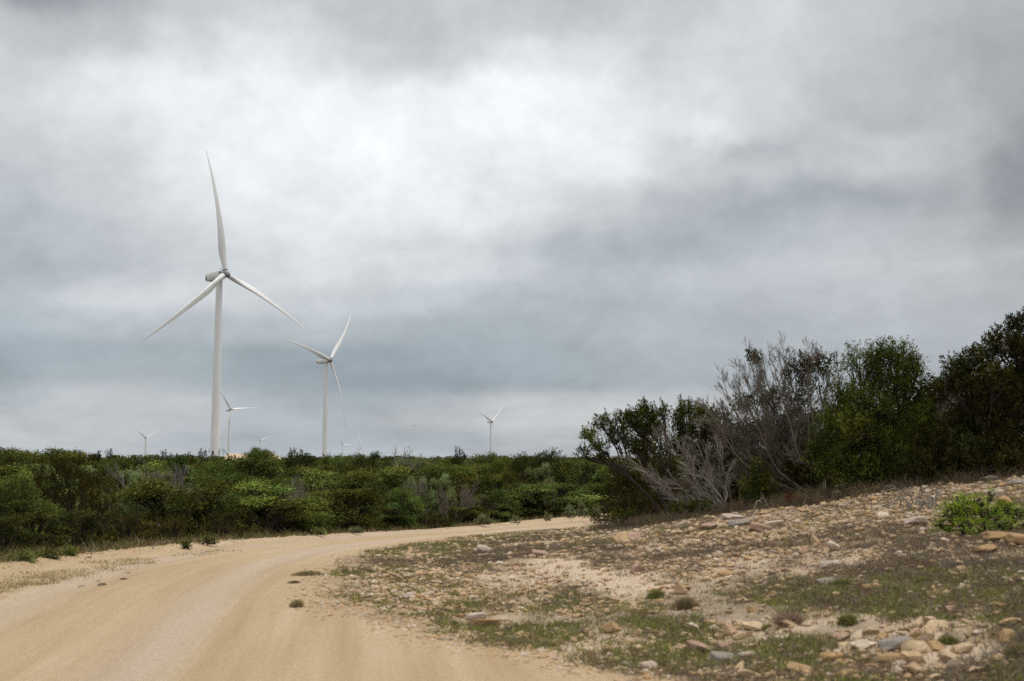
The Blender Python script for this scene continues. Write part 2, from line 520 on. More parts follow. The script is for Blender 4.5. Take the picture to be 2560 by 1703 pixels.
def poly_dist(x, y, P):
    """signed distance to a polyline (positive on its right-hand side) and the length along it"""
    best = np.full(x.shape, 1e18); sgn = np.ones(x.shape); al = np.zeros(x.shape); acc = 0
    for i in range(len(P) - 1):
        ax, ay = P[i]; bx, by = P[i + 1]; dx, dy = bx - ax, by - ay; L2 = dx * dx + dy * dy
        tt = np.clip(((x - ax) * dx + (y - ay) * dy) / L2, 0, 1)
        d = (x - ax - tt * dx) ** 2 + (y - ay - tt * dy) ** 2
        cr = (x - ax) * dy - (y - ay) * dx
        mk = d < best
        best = np.where(mk, d, best); sgn = np.where(mk, np.sign(cr), sgn); al = np.where(mk, acc + tt * math.sqrt(L2), al)
        acc += math.sqrt(L2)
    return np.sqrt(best) * sgn, al


XH_Y = [-60, 0, 8, 12, 16, 22, 28, 36, 45, 55, 70, 110]
XH_X = [5, 2.4, 1.3, -.2, -1.5, -2.1, -1.6, 0, 1.6, 6, 16, 60]


def terrain(x, y, detail=True):
    x = np.asarray(x, float); y = np.asarray(y, float)
    r = np.hypot(x, y)
    z = -1.2 * sstep(14, 55, y) - .5 * sstep(55, 100, y)
    tt = np.maximum(0, x - np.interp(y, XH_Y, XH_X) - .4)
    tt = -np.log(np.exp(-tt * .7) + math.exp(-13 * .7)) / .7
    hill = .072 * np.maximum(tt, 0) ** 1.27 * sstep(-20, 5, y) * (1 - sstep(50, 120, r))
    dl, _ = poly_dist(x, y, LEFT)
    drop = -1.0 * sstep(.3, 5.5, -dl) * (1 - sstep(100, 300, r) * .6)
    z = z + hill + drop + 3.9 * sstep(140, 620, r) + 3.0 * sstep(600, 3000, r)
    z = z + .09 * np.exp(-((dl - .1) / .35) ** 2) * (r < 110)
    if detail:
        near = 1 - sstep(60, 140, r)
        di, _ = poly_dist(x, y, INNER)
        off = sstep(-.1, .6, di)
        z = z + near * off * ((fbm(x, y, .6, 3, 3) - .5) * .22 + (fbm(x, y, 3.1, 3, 5) - .5) * .07)
        z = z + near * (1 - off) * (fbm(x, y, 1.2, 3, 9) - .5) * .035
        z = z + sstep(120, 500, r) * (fbm(x, y, .006, 3, 21) - .5) * 2.0
    return z


def ray_dir(u, v):
    a = (u - CX) / FPX; b = (CY - v) / FPX
    d = np.array([a, math.cos(PITCH) - b * math.sin(PITCH), math.sin(PITCH) + b * math.cos(PITCH)])
    return d


def at(u, v, dist):
    """the point at a given forward distance seen at photo pixel (u, v)"""
    d = ray_dir(u, v)
    return np.array([0, 0, EYE]) + d * (dist / d[1])


def spot(u, v, far=120.0):
    """where the line of sight through photo pixel (u, v) meets the land"""
    d = ray_dir(u, v)
    e0 = np.array([0, 0, EYE])
    s = np.geomspace(5, far, 400)
    for _ in range(2):
        p = e0[None] + d[None] * (s / d[1])[:, None]
        under = p[:, 2] < terrain(p[:, 0], p[:, 1])
        i = int(np.argmax(under)) if under.any() else len(s) - 1
        s = np.linspace(s[max(0, i - 1)], s[i], 24)
    return p[i]


def gz(x, y):
    return float(terrain(np.array([x]), np.array([y]))[0])


# one sheet of land in rings round the camera, split by cells into road and ground
rs = [0.6]
while rs[-1] < 9000:
    rs.append(rs[-1] + max(.06, rs[-1] * .012))
rs = np.array(rs)
th = np.concatenate([np.arange(-33, 33, .16), np.arange(33, 327, 3.0)])
th = np.radians(th)
nr, nt = len(rs), len(th)
X = (rs[:, None] * np.sin(th)[None]).ravel(); Y = (rs[:, None] * np.cos(th)[None]).ravel()
Z = terrain(X, Y)
dL, _ = poly_dist(X, Y, LEFT); dI, _ = poly_dist(X, Y, INNER); dM, aM = poly_dist(X, Y, MID)
wob = (fbm(X, Y, .9, 4, 31) - .5) * 1.3
roadm = np.minimum(dL + wob * .35, -dI + wob * .8)
A_road = sstep(-.25, .35, roadm)
track = np.exp(-((dM - 1.0) / .42) ** 2) + .8 * np.exp(-((dM + 1.1) / .45) ** 2)
A_track = np.clip(track, 0, 1)
Z = Z - A_road * .03 * A_track
VEGN = lambda x, y: sstep(.43, .62, fbm(x, y, .33, 4, 41) * .65 + fbm(x, y, 1.4, 3, 43) * .35)
PATH_PX = [(1375, 1400), (1440, 1435), (1540, 1455), (1680, 1485), (1800, 1530), (1960, 1570), (2140, 1570), (2300, 1600), (2420, 1640)]
PATH = np.array([spot(u, v)[:2] for u, v in PATH_PX])


def pale_mask(x, y):
    dp = np.abs(poly_dist(x, y, PATH)[0])
    b = (1 - sstep(.22, .70, dp + (fbm(x, y, 2.2, 3, 61) - .5) * .8))
    p2 = sstep(.65, .74, fbm(x, y, .5, 3, 71)) * .8
    return np.maximum(b, p2)


A_veg = VEGN(X, Y) * .9 * (1 - .5 * sstep(3, 8, dI))
A_veg = np.where(dL < -.2, np.clip(A_veg + .5 * sstep(.2, 1.2, -dL), 0, 1), A_veg)
A_pale = pale_mask(X, Y) * (dI > 0)
RR = np.hypot(X, Y)
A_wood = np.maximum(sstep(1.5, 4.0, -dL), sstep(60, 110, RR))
idx = np.arange(nr * nt).reshape(nr, nt)
q = np.stack([idx[:-1, :], idx[1:, :], np.roll(idx, -1, 1)[1:, :], np.roll(idx, -1, 1)[:-1, :]], -1).reshape(-1, 4)
cm = roadm[q].mean(1)
is_road = (cm > -.05) & (RR[q].mean(1) < 110)


def sheet(name, faces):
    used = np.unique(faces); remap = np.zeros(len(X), int); remap[used] = np.arange(len(used))
    mb = MB(); mb.add(np.stack([X, Y, Z], 1)[used], remap[faces])
    o = mb.build(name, 'ground', None, True)
    for nm, arr in (('road', A_road), ('veg', A_veg), ('pale', A_pale), ('along', aM), ('across', dM), ('track', A_track), ('wood', A_wood)):
        at_ = o.data.attributes.new(nm, 'FLOAT', 'POINT')
        at_.data.foreach_set('value', arr[used].astype(np.float32))
    return tag(o, kind='structure')


# innermost disc closes the sheet under the camera
mbd = MB()
sheet('ground', q[~is_road])
sheet('road', q[is_road])

# far beige gravel pad at the foot of the nearest turbine
mb = MB()
pc = np.array([-122.0, 535.0]); pz = gz(*pc)
prof = [(0, 2.6), (9, 2.55), (11, 2.3), (15, -.6)]
lathe(mb, [(max(a, .01), b) for a, b in prof], 24, None, (pc[0], pc[1], pz))
tag(mb.build('gravel_pad', 'gravel', None), kind='structure')


# ------------------------------------------------------------------ wind turbines
def turbine(label, px, dist, yaw, rot, bend, group, size=1.0, detail=True):
    hubp = at(px[0], px[1], dist)
    tilt = R(6)
    yaw = R(yaw)
    ax = np.array([math.sin(yaw) * math.cos(tilt), -math.cos(yaw) * math.cos(tilt), math.sin(tilt)])
    rt = np.array([math.cos(yaw), math.sin(yaw), 0]); up = np.cross(rt, ax)
    if up[2] < 0: up = -up
    axh = np.array([math.sin(yaw), -math.cos(yaw), 0])
    tc = hubp - axh * 4.3                       # tower axis
    bz = gz(tc[0], tc[1]) - .3
    root = thing('wind_turbine', label, 'wind turbine', (tc[0], tc[1], bz), group)
    o = np.array([tc[0], tc[1], bz])
    H = hubp[2] - 2.1 - bz
    mb = MB()
    hs = np.linspace(0, H, 40)
    prof = []
    for k, h in enumerate(hs):
        prof.append((2.22 - .72 * (h / H) ** 1.1, h))
    for jn in (.24, .52, .78):                  # flange joints
        i = int(jn * 39)
        prof[i] = (prof[i][0] + .035, prof[i][1])
    lathe(mb, prof, 40)
    tw = mb.build('tower', 'paint', root, True)
    if detail:
        ang = math.atan2(-tc[1], -tc[0])        # towards the camera
        md = MB()
        a2 = ang - .42
        n = np.array([math.cos(a2), math.sin(a2), 0]); s = np.array([-n[1], n[0], 0])
        box(md, n * 2.19 + np.array([0, 0, 3.2]), (.16, .9, 2.0), np.array([n, s, [0, 0, 1]]))
        md.build('vent', 'dark_opening', tw)
        a3 = ang + 1.42
        n = np.array([math.cos(a3), math.sin(a3), 0]); s = np.array([-n[1], n[0], 0]); fr = np.array([n, s, [0, 0, 1]])
        ms = MB()
        box(ms, n * 3.1 + np.array([0, 0, 4.3]), (1.9, 1.8, .12), fr)
        for sy in (-.85, .85):
            for sx in (2.25, 4.0):
                box(ms, n * sx + s * sy + np.array([0, 0, 2.7]), (.1, .1, 5.4), fr)
            for hz in (4.85, 5.35):
                box(ms, n * 3.1 + s * sy + np.array([0, 0, hz]), (1.9, .06, .06), fr)
        for k in range(12):
            box(ms, n * (4.2 + k * .27) + np.array([0, 0, 4.1 - k * .33]), (.28, 1.5, .06), fr)
        for sy in (-.8, .8):
            for hz in (0, 1.0):
                pts = [n * 4.05 + s * sy + np.array([0, 0, 4.3 + hz]), n * 7.3 + s * sy + np.array([0, 0, .3 + hz])]
                tube(ms, pts, .06, 4)
        ms.build('stairway', 'galvanised_steel', tw)
    # nacelle: a long box with a sloping belly
    mb = MB()
    secs = [(-1.75, 1.45, 1.45, -1.55), (-2.6, 1.75, 1.75, -1.85), (-5.6, 1.85, 1.8, -2.2), (-9.0, 1.85, 1.8, -2.05), (-12.6, 1.8, 1.8, -1.55)]
    V = []
    for x, hw, zt, zb in secs:
        c = hubp + ax * x
        b_ = .06
        for (yy, zz) in ((-hw + b_, zb), (hw - b_, zb), (hw, zb + b_), (hw, zt - b_), (hw - b_, zt), (-hw + b_, zt), (-hw, zt - b_), (-hw, zb + b_)):
            V.append(c + rt * yy + up * zz)
    F = [[i * 8 + j, i * 8 + (j + 1) % 8, (i + 1) * 8 + (j + 1) % 8, (i + 1) * 8 + j] for i in range(len(secs) - 1) for j in range(8)]
    mb.add(V, F)
    e = (len(secs) - 1) * 8
    mb.f.append(np.array([[0, 1, 2, 3, 4, 5, 6, 7]])); mb.f.append(np.array([[e + k for k in range(7, -1, -1)]]))
    nc = mb.build('nacelle', 'paint_grey', root, False, o)
    if detail:
        fr = np.array([ax, rt, up])
        side = -1 if np.dot(rt, -hubp) < 0 else 1
        for zz in (.2, -.75):
            mv = MB()
            box(mv, hubp + ax * -11.85 + rt * side * 1.81 + up * (zz - .2), (.75, .14, .72), fr)
            mv.build('vent', 'dark_opening', nc, False, o)
        mv = MB()
        box(mv, hubp + ax * -2.4 + rt * side * 1.80 + up * .9, (.7, .12, .8), fr)
        mv.build('hatch', 'dark_opening', nc, False, o)
        for xx in (-3.0, -3.6):
            mm = MB()
            p = hubp + ax * xx + up * 1.7
            tube(mm, [p, p + up * 1.5], .07, 6)
            box(mm, p + up * 1.5, (.35, .12, .12), fr)
            mm.build('wind_sensor', 'galvanised_steel', nc, False, o)
    # hub
    mb = MB()
    fr = np.array([rt, up, ax])
    pr = [(1.55, -1.75), (1.75, -1.2), (1.8, 0), (1.7, .7), (1.35, 1.35), (.75, 1.75), (.01, 1.88)]
    lathe(mb, pr, 28, fr, hubp)
    hb = mb.build('hub', 'hub_grey_paint', root, True, o)
    if detail:
        for k in range(3):
            tt = rot + math.radians(60 + 120 * k)
            rd = math.sin(tt) * rt + math.cos(tt) * up
            tn = np.cross(ax, rd)
            mk = MB(); box(mk, hubp + ax * .95 + rd * 1.28, (.5, .5, .5), np.array([unit(ax + rd), tn, unit(rd - ax)]))
            mk.build('hatch', 'dark_opening', hb, False, o)
    # blades
    Lb = 63.0 * size
    fr_ = [0, .02, .045, .08, .13, .19, .26, .35, .45, .56, .67, .78, .87, .94, .98, 1.0]
    ch_ = [2.35, 2.35, 2.4, 2.75, 3.35, 3.7, 3.5, 3.0, 2.5, 2.05, 1.68, 1.32, 1.02, .72, .42, .08]
    tk_ = [1, 1, .97, .78, .52, .37, .30, .26, .23, .21, .19, .18, .17, .16, .16, .16]
    tw_ = [24, 24, 24, 23, 20, 17, 14, 11, 8, 6, 4.5, 3, 2, 1, 0, 0]
    for k in range(3):
        tt = rot + k * 2 * math.pi / 3
        rd = math.sin(tt) * rt + math.cos(tt) * up
        tn = math.cos(tt) * rt - math.sin(tt) * up        # moves clockwise seen from the front
        mb = MB(); V = []
        ns = 20
        for f_, c_, k_, w_ in zip(fr_, ch_, tk_, tw_):
            c_ = c_ * 1.06
            b_ = R(w_ + 4)
            le = math.cos(b_) * tn + math.sin(b_) * ax     # towards the leading edge
            nn = -math.sin(b_) * tn + math.cos(b_) * ax
            cen = hubp + rd * (1.5 + (Lb - 1.5) * f_) - ax * (bend * f_ ** 2.2 - 2.0 * 4 * f_ * (1 - f_) * min(1, f_ * 4))
            round_ = np.clip((k_ - .3) / .7, 0, 1)
            off = (.5 - (.5 * round_ + .32 * (1 - round_)))   # pitch axis near the leading third
            for s_ in range(ns):
                ph = 2 * math.pi * s_ / ns
                xx = math.cos(ph) * .5
                yy = math.sin(ph) * .5 * k_ * ((1.0) * round_ + (1 - round_) * (.35 + 1.3 * (xx + .5)) ** .9 * .75)
                V.append(cen + le * (xx - off) * c_ + nn * yy * c_)
        n_ = len(fr_)
        F = [[i * ns + j, i * ns + (j + 1) % ns, (i + 1) * ns + (j + 1) % ns, (i + 1) * ns + j] for i in range(n_ - 1) for j in range(ns)]
        mb.add(V, F)
        bl = mb.build('blade', 'paint', root, True, o)
        if detail:
            mk = MB(); pr = [(1.235, 0), (1.235, .35)]
            lathe(mk, [(1.24, 0), (1.35, .02), (1.35, .3), (1.24, .32)], 24, np.array([tn, ax, rd]), hubp + rd * 1.55)
            mk.build('collar', 'dark_opening', bl, True, o)
    return root


TG = 'wind turbines beyond the wood'
turbine('largest white wind turbine, one blade straight up and a stairway at its foot', (564, 684), 550, 56, R(-7), 1.5, TG)
turbine('second largest white wind turbine, standing alone with one blade hanging straight down', (826, 900), 949, 64, R(42.2), 3.5, TG)
turbine('medium white wind turbine partly hidden behind the largest turbine tower', (578, 1024), 2041, 51, R(85), .5, TG)
turbine('small faint white wind turbine far off at the far left of the skyline', (366, 1094), 3500, 50, R(62.7), 4.5, TG, detail=False)
turbine('tiny pale wind turbine showing above the treetop between the two biggest turbines', (652, 1102), 5200, 45, R(66), 3.5, TG, detail=False)
turbine('tiny pale wind turbine just right of the second largest tower, one blade pointing right', (858, 1113), 5600, 45, R(85.4), 1.7, TG, detail=False)
turbine('tiny grey wind turbine sunk in the treeline, one thin blade pointing straight up', (900, 1120), 4300, 58, R(3), 4.0, TG, detail=False)
turbine('hidden wind turbine of which a single slanted blade shows over the treetops', (992, 1133), 4000, 52, R(-14), 3.0, TG, detail=False)
turbine('small white wind turbine alone near the middle, two blades raised in a V', (1231, 1054), 2320, 55, R(52), 3.0, TG, detail=False)


# ------------------------------------------------------------------ plants
def bez(p0, p1, p2, n):
    s = np.linspace(0, 1, n)[:, None]
    return (1 - s) ** 2 * p0 + 2 * s * (1 - s) * p1 + s * s * p2


UP = np.array([0, 0, 1.0])


def rnd3(n, g=None):
    return (g or rng).normal(size=(n, 3))


def limb(mb, b, c, r0, r1, g, arch=.35, n=9, sides=6, wob=.06):
    d = np.linalg.norm(c - b)
    ctrl = b + (c - b) * .45 + UP * d * arch * .5 + rnd3(1, g)[0] * d * .06
    p = bez(b, ctrl, c, n)
    ss = np.linspace(0, 1, n)
    for fq in (2, 3, 5):
        p += np.sin(ss * np.pi * fq)[:, None] * np.sin(ss * np.pi)[:, None] * rnd3(1, g) * d * wob * .9 / fq
    tube(mb, p, np.linspace(r0, r1, n), sides)
    return p


def crown_on(mbl, mbt, p_limb, c, rad, n_tuft, per, ln, wd, g, style, lowcut=-.55, plume=.34):
    """tufts of leaves through one clump (an ellipsoid at c), each tuft on its own twig"""
    dirs = unit(rnd3(n_tuft, g))
    dirs[:, 2] = np.where(dirs[:, 2] < lowcut, -dirs[:, 2], dirs[:, 2])
    rr = g.uniform(.15, 1.05, n_tuft) ** .6 if style == 'juniper' else g.uniform(.72, 1.06, n_tuft)
    T = c + dirs * rr[:, None] * rad
    if mbt is not None:
        k0 = g.integers(len(p_limb) // 2, len(p_limb), n_tuft)
        sel = g.random(n_tuft) < .4
        for i in np.nonzero(sel)[0]:
            a = p_limb[k0[i]]; mid = (a + T[i]) / 2 + UP * -.03 + rnd3(1, g)[0] * .05
            tube(mbt, bez(a, mid, T[i], 4), [.011, .009, .006, .003], 3)
    n = n_tuft * per
    out = np.repeat(dirs, per, 0); base = np.repeat(T, per, 0)
    if style == 'juniper':         # pointed sprays that stand up and out
        axt = unit(dirs * .6 + UP * .7 + rnd3(n_tuft, g) * .35)
        lp = plume * g.uniform(.55, 1.35, n_tuft)
        axs = np.repeat(axt, per, 0); tt = g.random(n) ** .85
        P = base + axs * (np.repeat(lp, per) * (tt - .35))[:, None] + rnd3(n, g) * (plume * .20 * (1.05 - .85 * tt))[:, None]
        D = axs + rnd3(n, g) * .55
        N = out * .8 + UP * .55 + rnd3(n, g) * .55
    else:
        spread = .10 * (ln / .08)
        P = base + rnd3(n, g) * spread * np.array([1.1, 1.1, .75])
        D = rnd3(n, g) + out * .5
        N = out * .75 + UP * .7 + rnd3(n, g) * .42
    k_ = float(np.clip(g.lognormal(0, .38), .5, 2.0)); y_ = g.uniform(-.12, .16)      # each clump tinted darker or lighter at random, imitating light-and-shade contrast
    tf = k_ * np.clip(g.lognormal(0, .22, n_tuft), .6, 1.6)
    tint = np.repeat(tf[:, None] * np.array([1 + y_, 1, 1 - y_ * .8]), per, 0)
    leaves(mbl, P, D, N, ln * g.uniform(.6, 1.35, n), wd * g.uniform(.6, 1.35, n), tint)


def twigs(mb, p, d, L, r, lev, g, up=.25, fan=.55, kids=5, seg=5, sides=4, minr=.003, wig=.09):
    """a bare branch that forks into ever thinner twigs"""
    pts = [p]; dd = d.copy(); st = L / seg
    for i in range(seg):
        dd = unit(dd + g.normal(size=3) * wig + UP * up * .12)
        pts.append(pts[-1] + dd * st)
    pts = np.array(pts)
    tube(mb, pts, np.linspace(r, max(minr, r * .45), seg + 1), sides if lev > 1 else 3)
    if lev <= 0: return
    k = max(2, int(kids + g.integers(-1, 2)))
    for i in range(k):
        s = g.uniform(.3, 1.0); j = s * seg; i0 = min(int(j), seg - 1)
        q_ = pts[i0] + (pts[i0 + 1] - pts[i0]) * (j - i0)
        base = unit(pts[i0 + 1] - pts[i0])
        nd = unit(base + unit(g.normal(size=3)) * fan + UP * up * .3)
        twigs(mb, q_, nd, L * g.uniform(.45, .75) * (1.05 - .35 * s), max(minr, r * .5), lev - 1, g, up, fan, kids, max(3, seg - 1), sides, minr, wig)


def proto_tree(kind, seed):
    """unit tree about 3.2 m high and 3.2 m wide at the origin: trunk and crown meshes"""
    g = np.random.default_rng(seed)
    mbt, mbl = MB(), MB()
    H, W = 3.2, 1.6
    if kind in ('juniper', 'juniper_brown', 'juniper_olive'):
        nc = 34
        for k in range(nc):
            h = g.uniform(.04, .92) if k > 7 else g.uniform(.03, .2)
            rmax = W * (1.02 - .6 * h ** 1.6) * .80
            a = g.uniform(0, 2 * np.pi); r_ = rmax * math.sqrt(g.uniform(.15, 1))
            c = np.array([math.cos(a) * r_, math.sin(a) * r_, H * h])
            b = np.array([g.normal() * .12, g.normal() * .12, -.2])
            p = limb(mbt, b, c, .055, .015, g, .2, 8, 5)
            crown_on(mbl, mbt, p, c, np.array([.40, .40, .42]) * g.uniform(.7, 1.2), 17, 22, .078, .034, g, 'juniper', -.3, .34)
    elif kind in ('bare', 'bare_dark'):
        for k in range(8):
            a = g.uniform(0, 2 * np.pi)
            d = unit(np.array([math.cos(a) * .75, math.sin(a) * .75, g.uniform(.5, 1.2)]))
            twigs(mbt if k < 3 else mbl, np.array([g.normal() * .15, g.normal() * .15, -.1]), d, g.uniform(1.5, 2.1), .035, 3, g, .35, .65, 5, 5, 4, .0055)
    elif kind == 'wispy':
        for k in range(5):
            a = g.uniform(0, 2 * np.pi)
            d = unit(np.array([math.cos(a) * .6, math.sin(a) * .6, 1]))
            twigs(mbt, np.array([0, 0, -.1]), d, g.uniform(1.5, 2.1), .035, 2, g, .35, .6, 5)
        T = np.concatenate(mbt.v)[::9]; T = T[T[:, 2] > 1.0]
        T = np.repeat(T, 3, 0) + rnd3(len(T) * 3, g) * .08
        leaves(mbl, T, rnd3(len(T), g), UP + rnd3(len(T), g) * .7, .075, .05)
    else:
        nc = 28
        tb = limb(mbt, np.array([0, 0, -.2]), np.array([g.normal() * .1, g.normal() * .1, .9]), .12, .09, g, .1, 6, 7, .03)
        for k in range(nc):
            h = g.uniform(.30, .90)
            rmax = W * math.sqrt(max(.05, 1 - ((h - .48) / .56) ** 2)) * .86
            a = g.uniform(0, 2 * np.pi); r_ = rmax * math.sqrt(g.uniform(.25, 1))
            c = np.array([math.cos(a) * r_, math.sin(a) * r_, H * h])
            p = limb(mbt, tb[g.integers(2, 6)], c, .05, .014, g, .25, 8, 5)
            crown_on(mbl, mbt, p, c, np.array([.42, .42, .34]) * g.uniform(.6, 1.25), 30, 13, .085, .055, g, 'oak', -.12)
        for k in range(11):         # low skirts of foliage
            a = g.uniform(0, 2 * np.pi); c = np.array([math.cos(a) * W * .7, math.sin(a) * W * .7, H * g.uniform(.06, .26)])
            p = limb(mbt, tb[1], c, .04, .012, g, .1, 7, 5)
            crown_on(mbl, mbt, p, c, np.array([.45, .45, .35]), 22, 12, .085, .055, g, 'oak')
    return mbt, mbl


KIND = {  # object name, category, crown material, wood material, number of shapes
    'juniper': ('juniper_tree', 'juniper', 'juniper', 'bark_red', 4),
    'juniper_brown': ('juniper_tree', 'juniper', 'juniper_brown', 'bark_red', 3),
    'oak': ('oak_tree', 'tree', 'oak', 'bark', 4),
    'fresh': ('leafy_tree', 'tree', 'fresh', 'bark', 3),
    'yellow': ('mesquite_tree', 'tree', 'yellow', 'bark', 2),
    'pale': ('leafy_tree', 'tree', 'pale', 'bark', 2),
    'bare': ('bare_shrub', 'bare shrub', 'twig', 'twig', 3),
    'bare_dark': ('bare_shrub', 'bare shrub', 'twig_dark', 'twig_dark', 2),
    'wispy': ('sparse_tree', 'tree', 'pale', 'twig_dark', 1),
}
PROTO = {}
for ki, (k, (nm, cat, ml, mt, n)) in enumerate(KIND.items()):
    PROTO[k] = []
    for i in range(n):
        a, b = proto_tree(k, 100 + ki * 10 + i)
        cr = 'branches' if 'bare' in k else 'crown'
        VV = np.concatenate(b.v if 'wispy' not in k else a.v)
        ext = (np.percentile(VV[:, 2], 99.3), (np.percentile(VV[:, 0], 98) - np.percentile(VV[:, 0], 2) + np.percentile(VV[:, 1], 98) - np.percentile(VV[:, 1], 2)) * .5)
        PROTO[k].append((a.mesh('trunk', mt, True), b.mesh(cr, ml, 'bare' in k), cr, ext))
first = {}


def plant(kind, x, y, top, width, label, group=None, sink=0.0, shape=None):
    nm, cat, ml, mt, n = KIND[kind]
    z = gz(x, y) - sink
    i = random.randrange(n) if shape is None else shape % n
    h = max(.5, top - z)
    zx, wx = PROTO[kind][i][3]
    s = (width / wx, width / wx, h / zx)
    if (kind, i) not in first:
        r = thing(nm, label, cat, (x, y, z), group)
        a, b, cr, _ = PROTO[kind][i]
        link('trunk', a, r); link(cr, b, r)
        r.rotation_euler = (0, 0, random.uniform(0, 6.28)); r.scale = s
        first[(kind, i)] = r
        return r
    return copy_tree(first[(kind, i)], (x, y, z), random.uniform(0, 6.28), s, label, group)


taken = []
named = []


def by_px(kind, u, vtop, wpx, d, label):
    for _ in range(40):
        p = at(u, vtop, d)
        if -float(poly_dist(np.array([p[0]]), np.array([p[1]]), LEFT)[0][0]) > .9 + .36 * wpx / FPX * d: break
        d += .35
    w_ = wpx / FPX * d * 1.12
    taken.append((p[0], p[1], w_ * .42)); named.append((u, vtop, wpx, d))
    return plant(kind, p[0], p[1], p[2], w_, label)


# trees one can tell apart in the wood beyond the road
for a in [
    ('oak', 35, 1183, 95, 25, 'dark-trunked green tree with a flat bright top at the left edge of the wood'),
    ('fresh', 95, 1251, 125, 22.5, 'low bright green bushy tree at the far left of the front row'),
    ('juniper_brown', 195, 1144, 120, 31, 'tall brownish juniper with a ragged pointed top near the left of the wood'),
    ('juniper_brown', 115, 1160, 80, 29, 'narrow brown-green juniper behind the low bright bushy tree'),
    ('pale', 345, 1185, 85, 40, 'airy pale green tree in front of the grey bare brush'),
    ('oak', 465, 1194, 235, 34, 'broad round olive-green oak in the front of the wood below the largest turbine'),
    ('fresh', 500, 1145, 165, 60, 'rounded bright green tree right under the largest turbine tower'),
    ('yellow', 690, 1209, 235, 35, 'wide yellow-green tree, brightest crown of the front row'),
    ('juniper_brown', 675, 1250, 175, 28, 'wide rusty-dark juniper in front of the wide yellow-green tree'),
    ('juniper', 565, 1275, 90, 26, 'small dark juniper with a bare forked trunk at the road edge'),
    ('oak', 870, 1222, 160, 36, 'olive-yellow round oak below the second largest turbine'),
    ('juniper_brown', 320, 1270, 125, 25, 'squat brown-green juniper leaning over the road edge at the left'),
    ('bare', 385, 1160, 140, 58, 'large grey leafless thicket in the middle of the left wood'),
    ('juniper_brown', 255, 1188, 100, 36, 'dull olive juniper just right of the tall ragged one'),
    ('fresh', 977, 1217, 115, 39, 'fresh green dome-shaped tree behind two dark junipers'),
    ('juniper', 1055, 1252, 105, 32, 'blackish juniper standing alone at the middle of the front row'),
    ('juniper', 945, 1270, 130, 30, 'low blackish juniper beside the road in the middle of the wood'),
    ('fresh', 1355, 1208, 225, 52, 'big rounded bright green oak near the end of the road'),
    ('juniper', 1350, 1258, 165, 49, 'dark juniper skirting the foot of the big rounded bright green oak'),
    ('fresh', 1225, 1235, 110, 48, 'mid green bushy tree touching the big rounded oak on its near side'),
    ('juniper', 1490, 1238, 125, 56, 'dark dome of juniper above the pale weeds where the road vanishes'),
    ('juniper', 1365, 1128, 90, 74, 'tall blackish juniper breaking the skyline right of the middle'),
    ('juniper', 1302, 1138, 65, 72, 'pointed dark juniper beside the tall blackish skyline one'),
    ('pale', 1350, 1163, 65, 66, 'pale grey-green round tree under the tall blackish juniper'),
    ('yellow', 1255, 1150, 75, 76, 'small yellow-green crown right under the lone middle turbine'),
    ('fresh', 1215, 1135, 75, 95, 'light green rounded tree at the foot of the lone middle turbine'),
    ('oak', 1245, 1180, 75, 60, 'mid green oak two rows below the lone middle turbine'),
    ('pale', 1105, 1190, 60, 58, 'small pale green tree amid dark junipers near the middle'),
    ('pale', 1045, 1196, 52, 58, 'smaller pale green sapling beside grey brush near the middle'),
    ('juniper', 1153, 1125, 62, 95, 'dark wind-swept juniper leaning on the skyline near the middle'),
    ('wispy', 985, 1124, 80, 88, 'thinly leaved pale tree letting the sky through on the skyline'),
    ('bare_dark', 1045, 1130, 95, 92, 'brown leafless crown on the skyline right of the thinly leaved tree'),
    ('juniper', 745, 1127, 85, 92, 'dark round oak-like juniper on the skyline left of the second largest tower'),
    ('fresh', 832, 1140, 65, 88, 'fresh green crown right in front of the second largest tower foot'),
    ('fresh', 905, 1135, 100, 95, 'wide fresh green crown on the skyline below the tiny turbines'),
    ('oak', 648, 1122, 68, 100, 'green tree standing tallest on the skyline beside the beige gravel pad'),
    ('juniper', 248, 1130, 80, 95, 'dark bushy juniper on the skyline below the far left turbine'),
    ('juniper', 412, 1131, 55, 100, 'flat-topped dark juniper on the skyline left of the largest tower'),
    ('juniper', 500, 1129, 85, 110, 'dark green trees edge hugging the left side of the largest tower foot'),
    ('oak', 80, 1133, 75, 70, 'green ragged tree on the skyline at the far left'),
    ('fresh', 290, 1150, 75, 78, 'bright green crown one row below the skyline at the left'),
    ('bare', 770, 1196, 100, 52, 'grey leafless brush right of the wide yellow-green tree'),
    ('bare', 1010, 1196, 90, 56, 'grey-brown leafless brush between fresh green trees near the middle'),
    ('bare_dark', 1130, 1210, 90, 50, 'brown leafless bush in the row behind the middle junipers'),
    ('oak', 1160, 1265, 90, 43, 'green shrub-like oak at the road edge right of the middle'),
    ('juniper_brown', 1255, 1275, 80, 46, 'brownish low juniper at the road edge below the mid green tree'),
    ('juniper_brown', 780, 1285, 95, 29.5, 'low brown juniper skirting the road right of the rusty-dark one'),
    ('juniper', 860, 1290, 80, 31, 'low dark juniper on the road edge below the olive-yellow oak'),
    ('juniper_brown', 435, 1290, 90, 24, 'low dark brown juniper on the road edge under the broad olive oak'),
    ('juniper', 190, 1275, 120, 22, 'deep green juniper at the road edge below the tall ragged one'),
    ('juniper', 20, 1290, 110, 20.5, 'deep dark bush at the left edge above the roadside grass'),
]:
    by_px(*a)

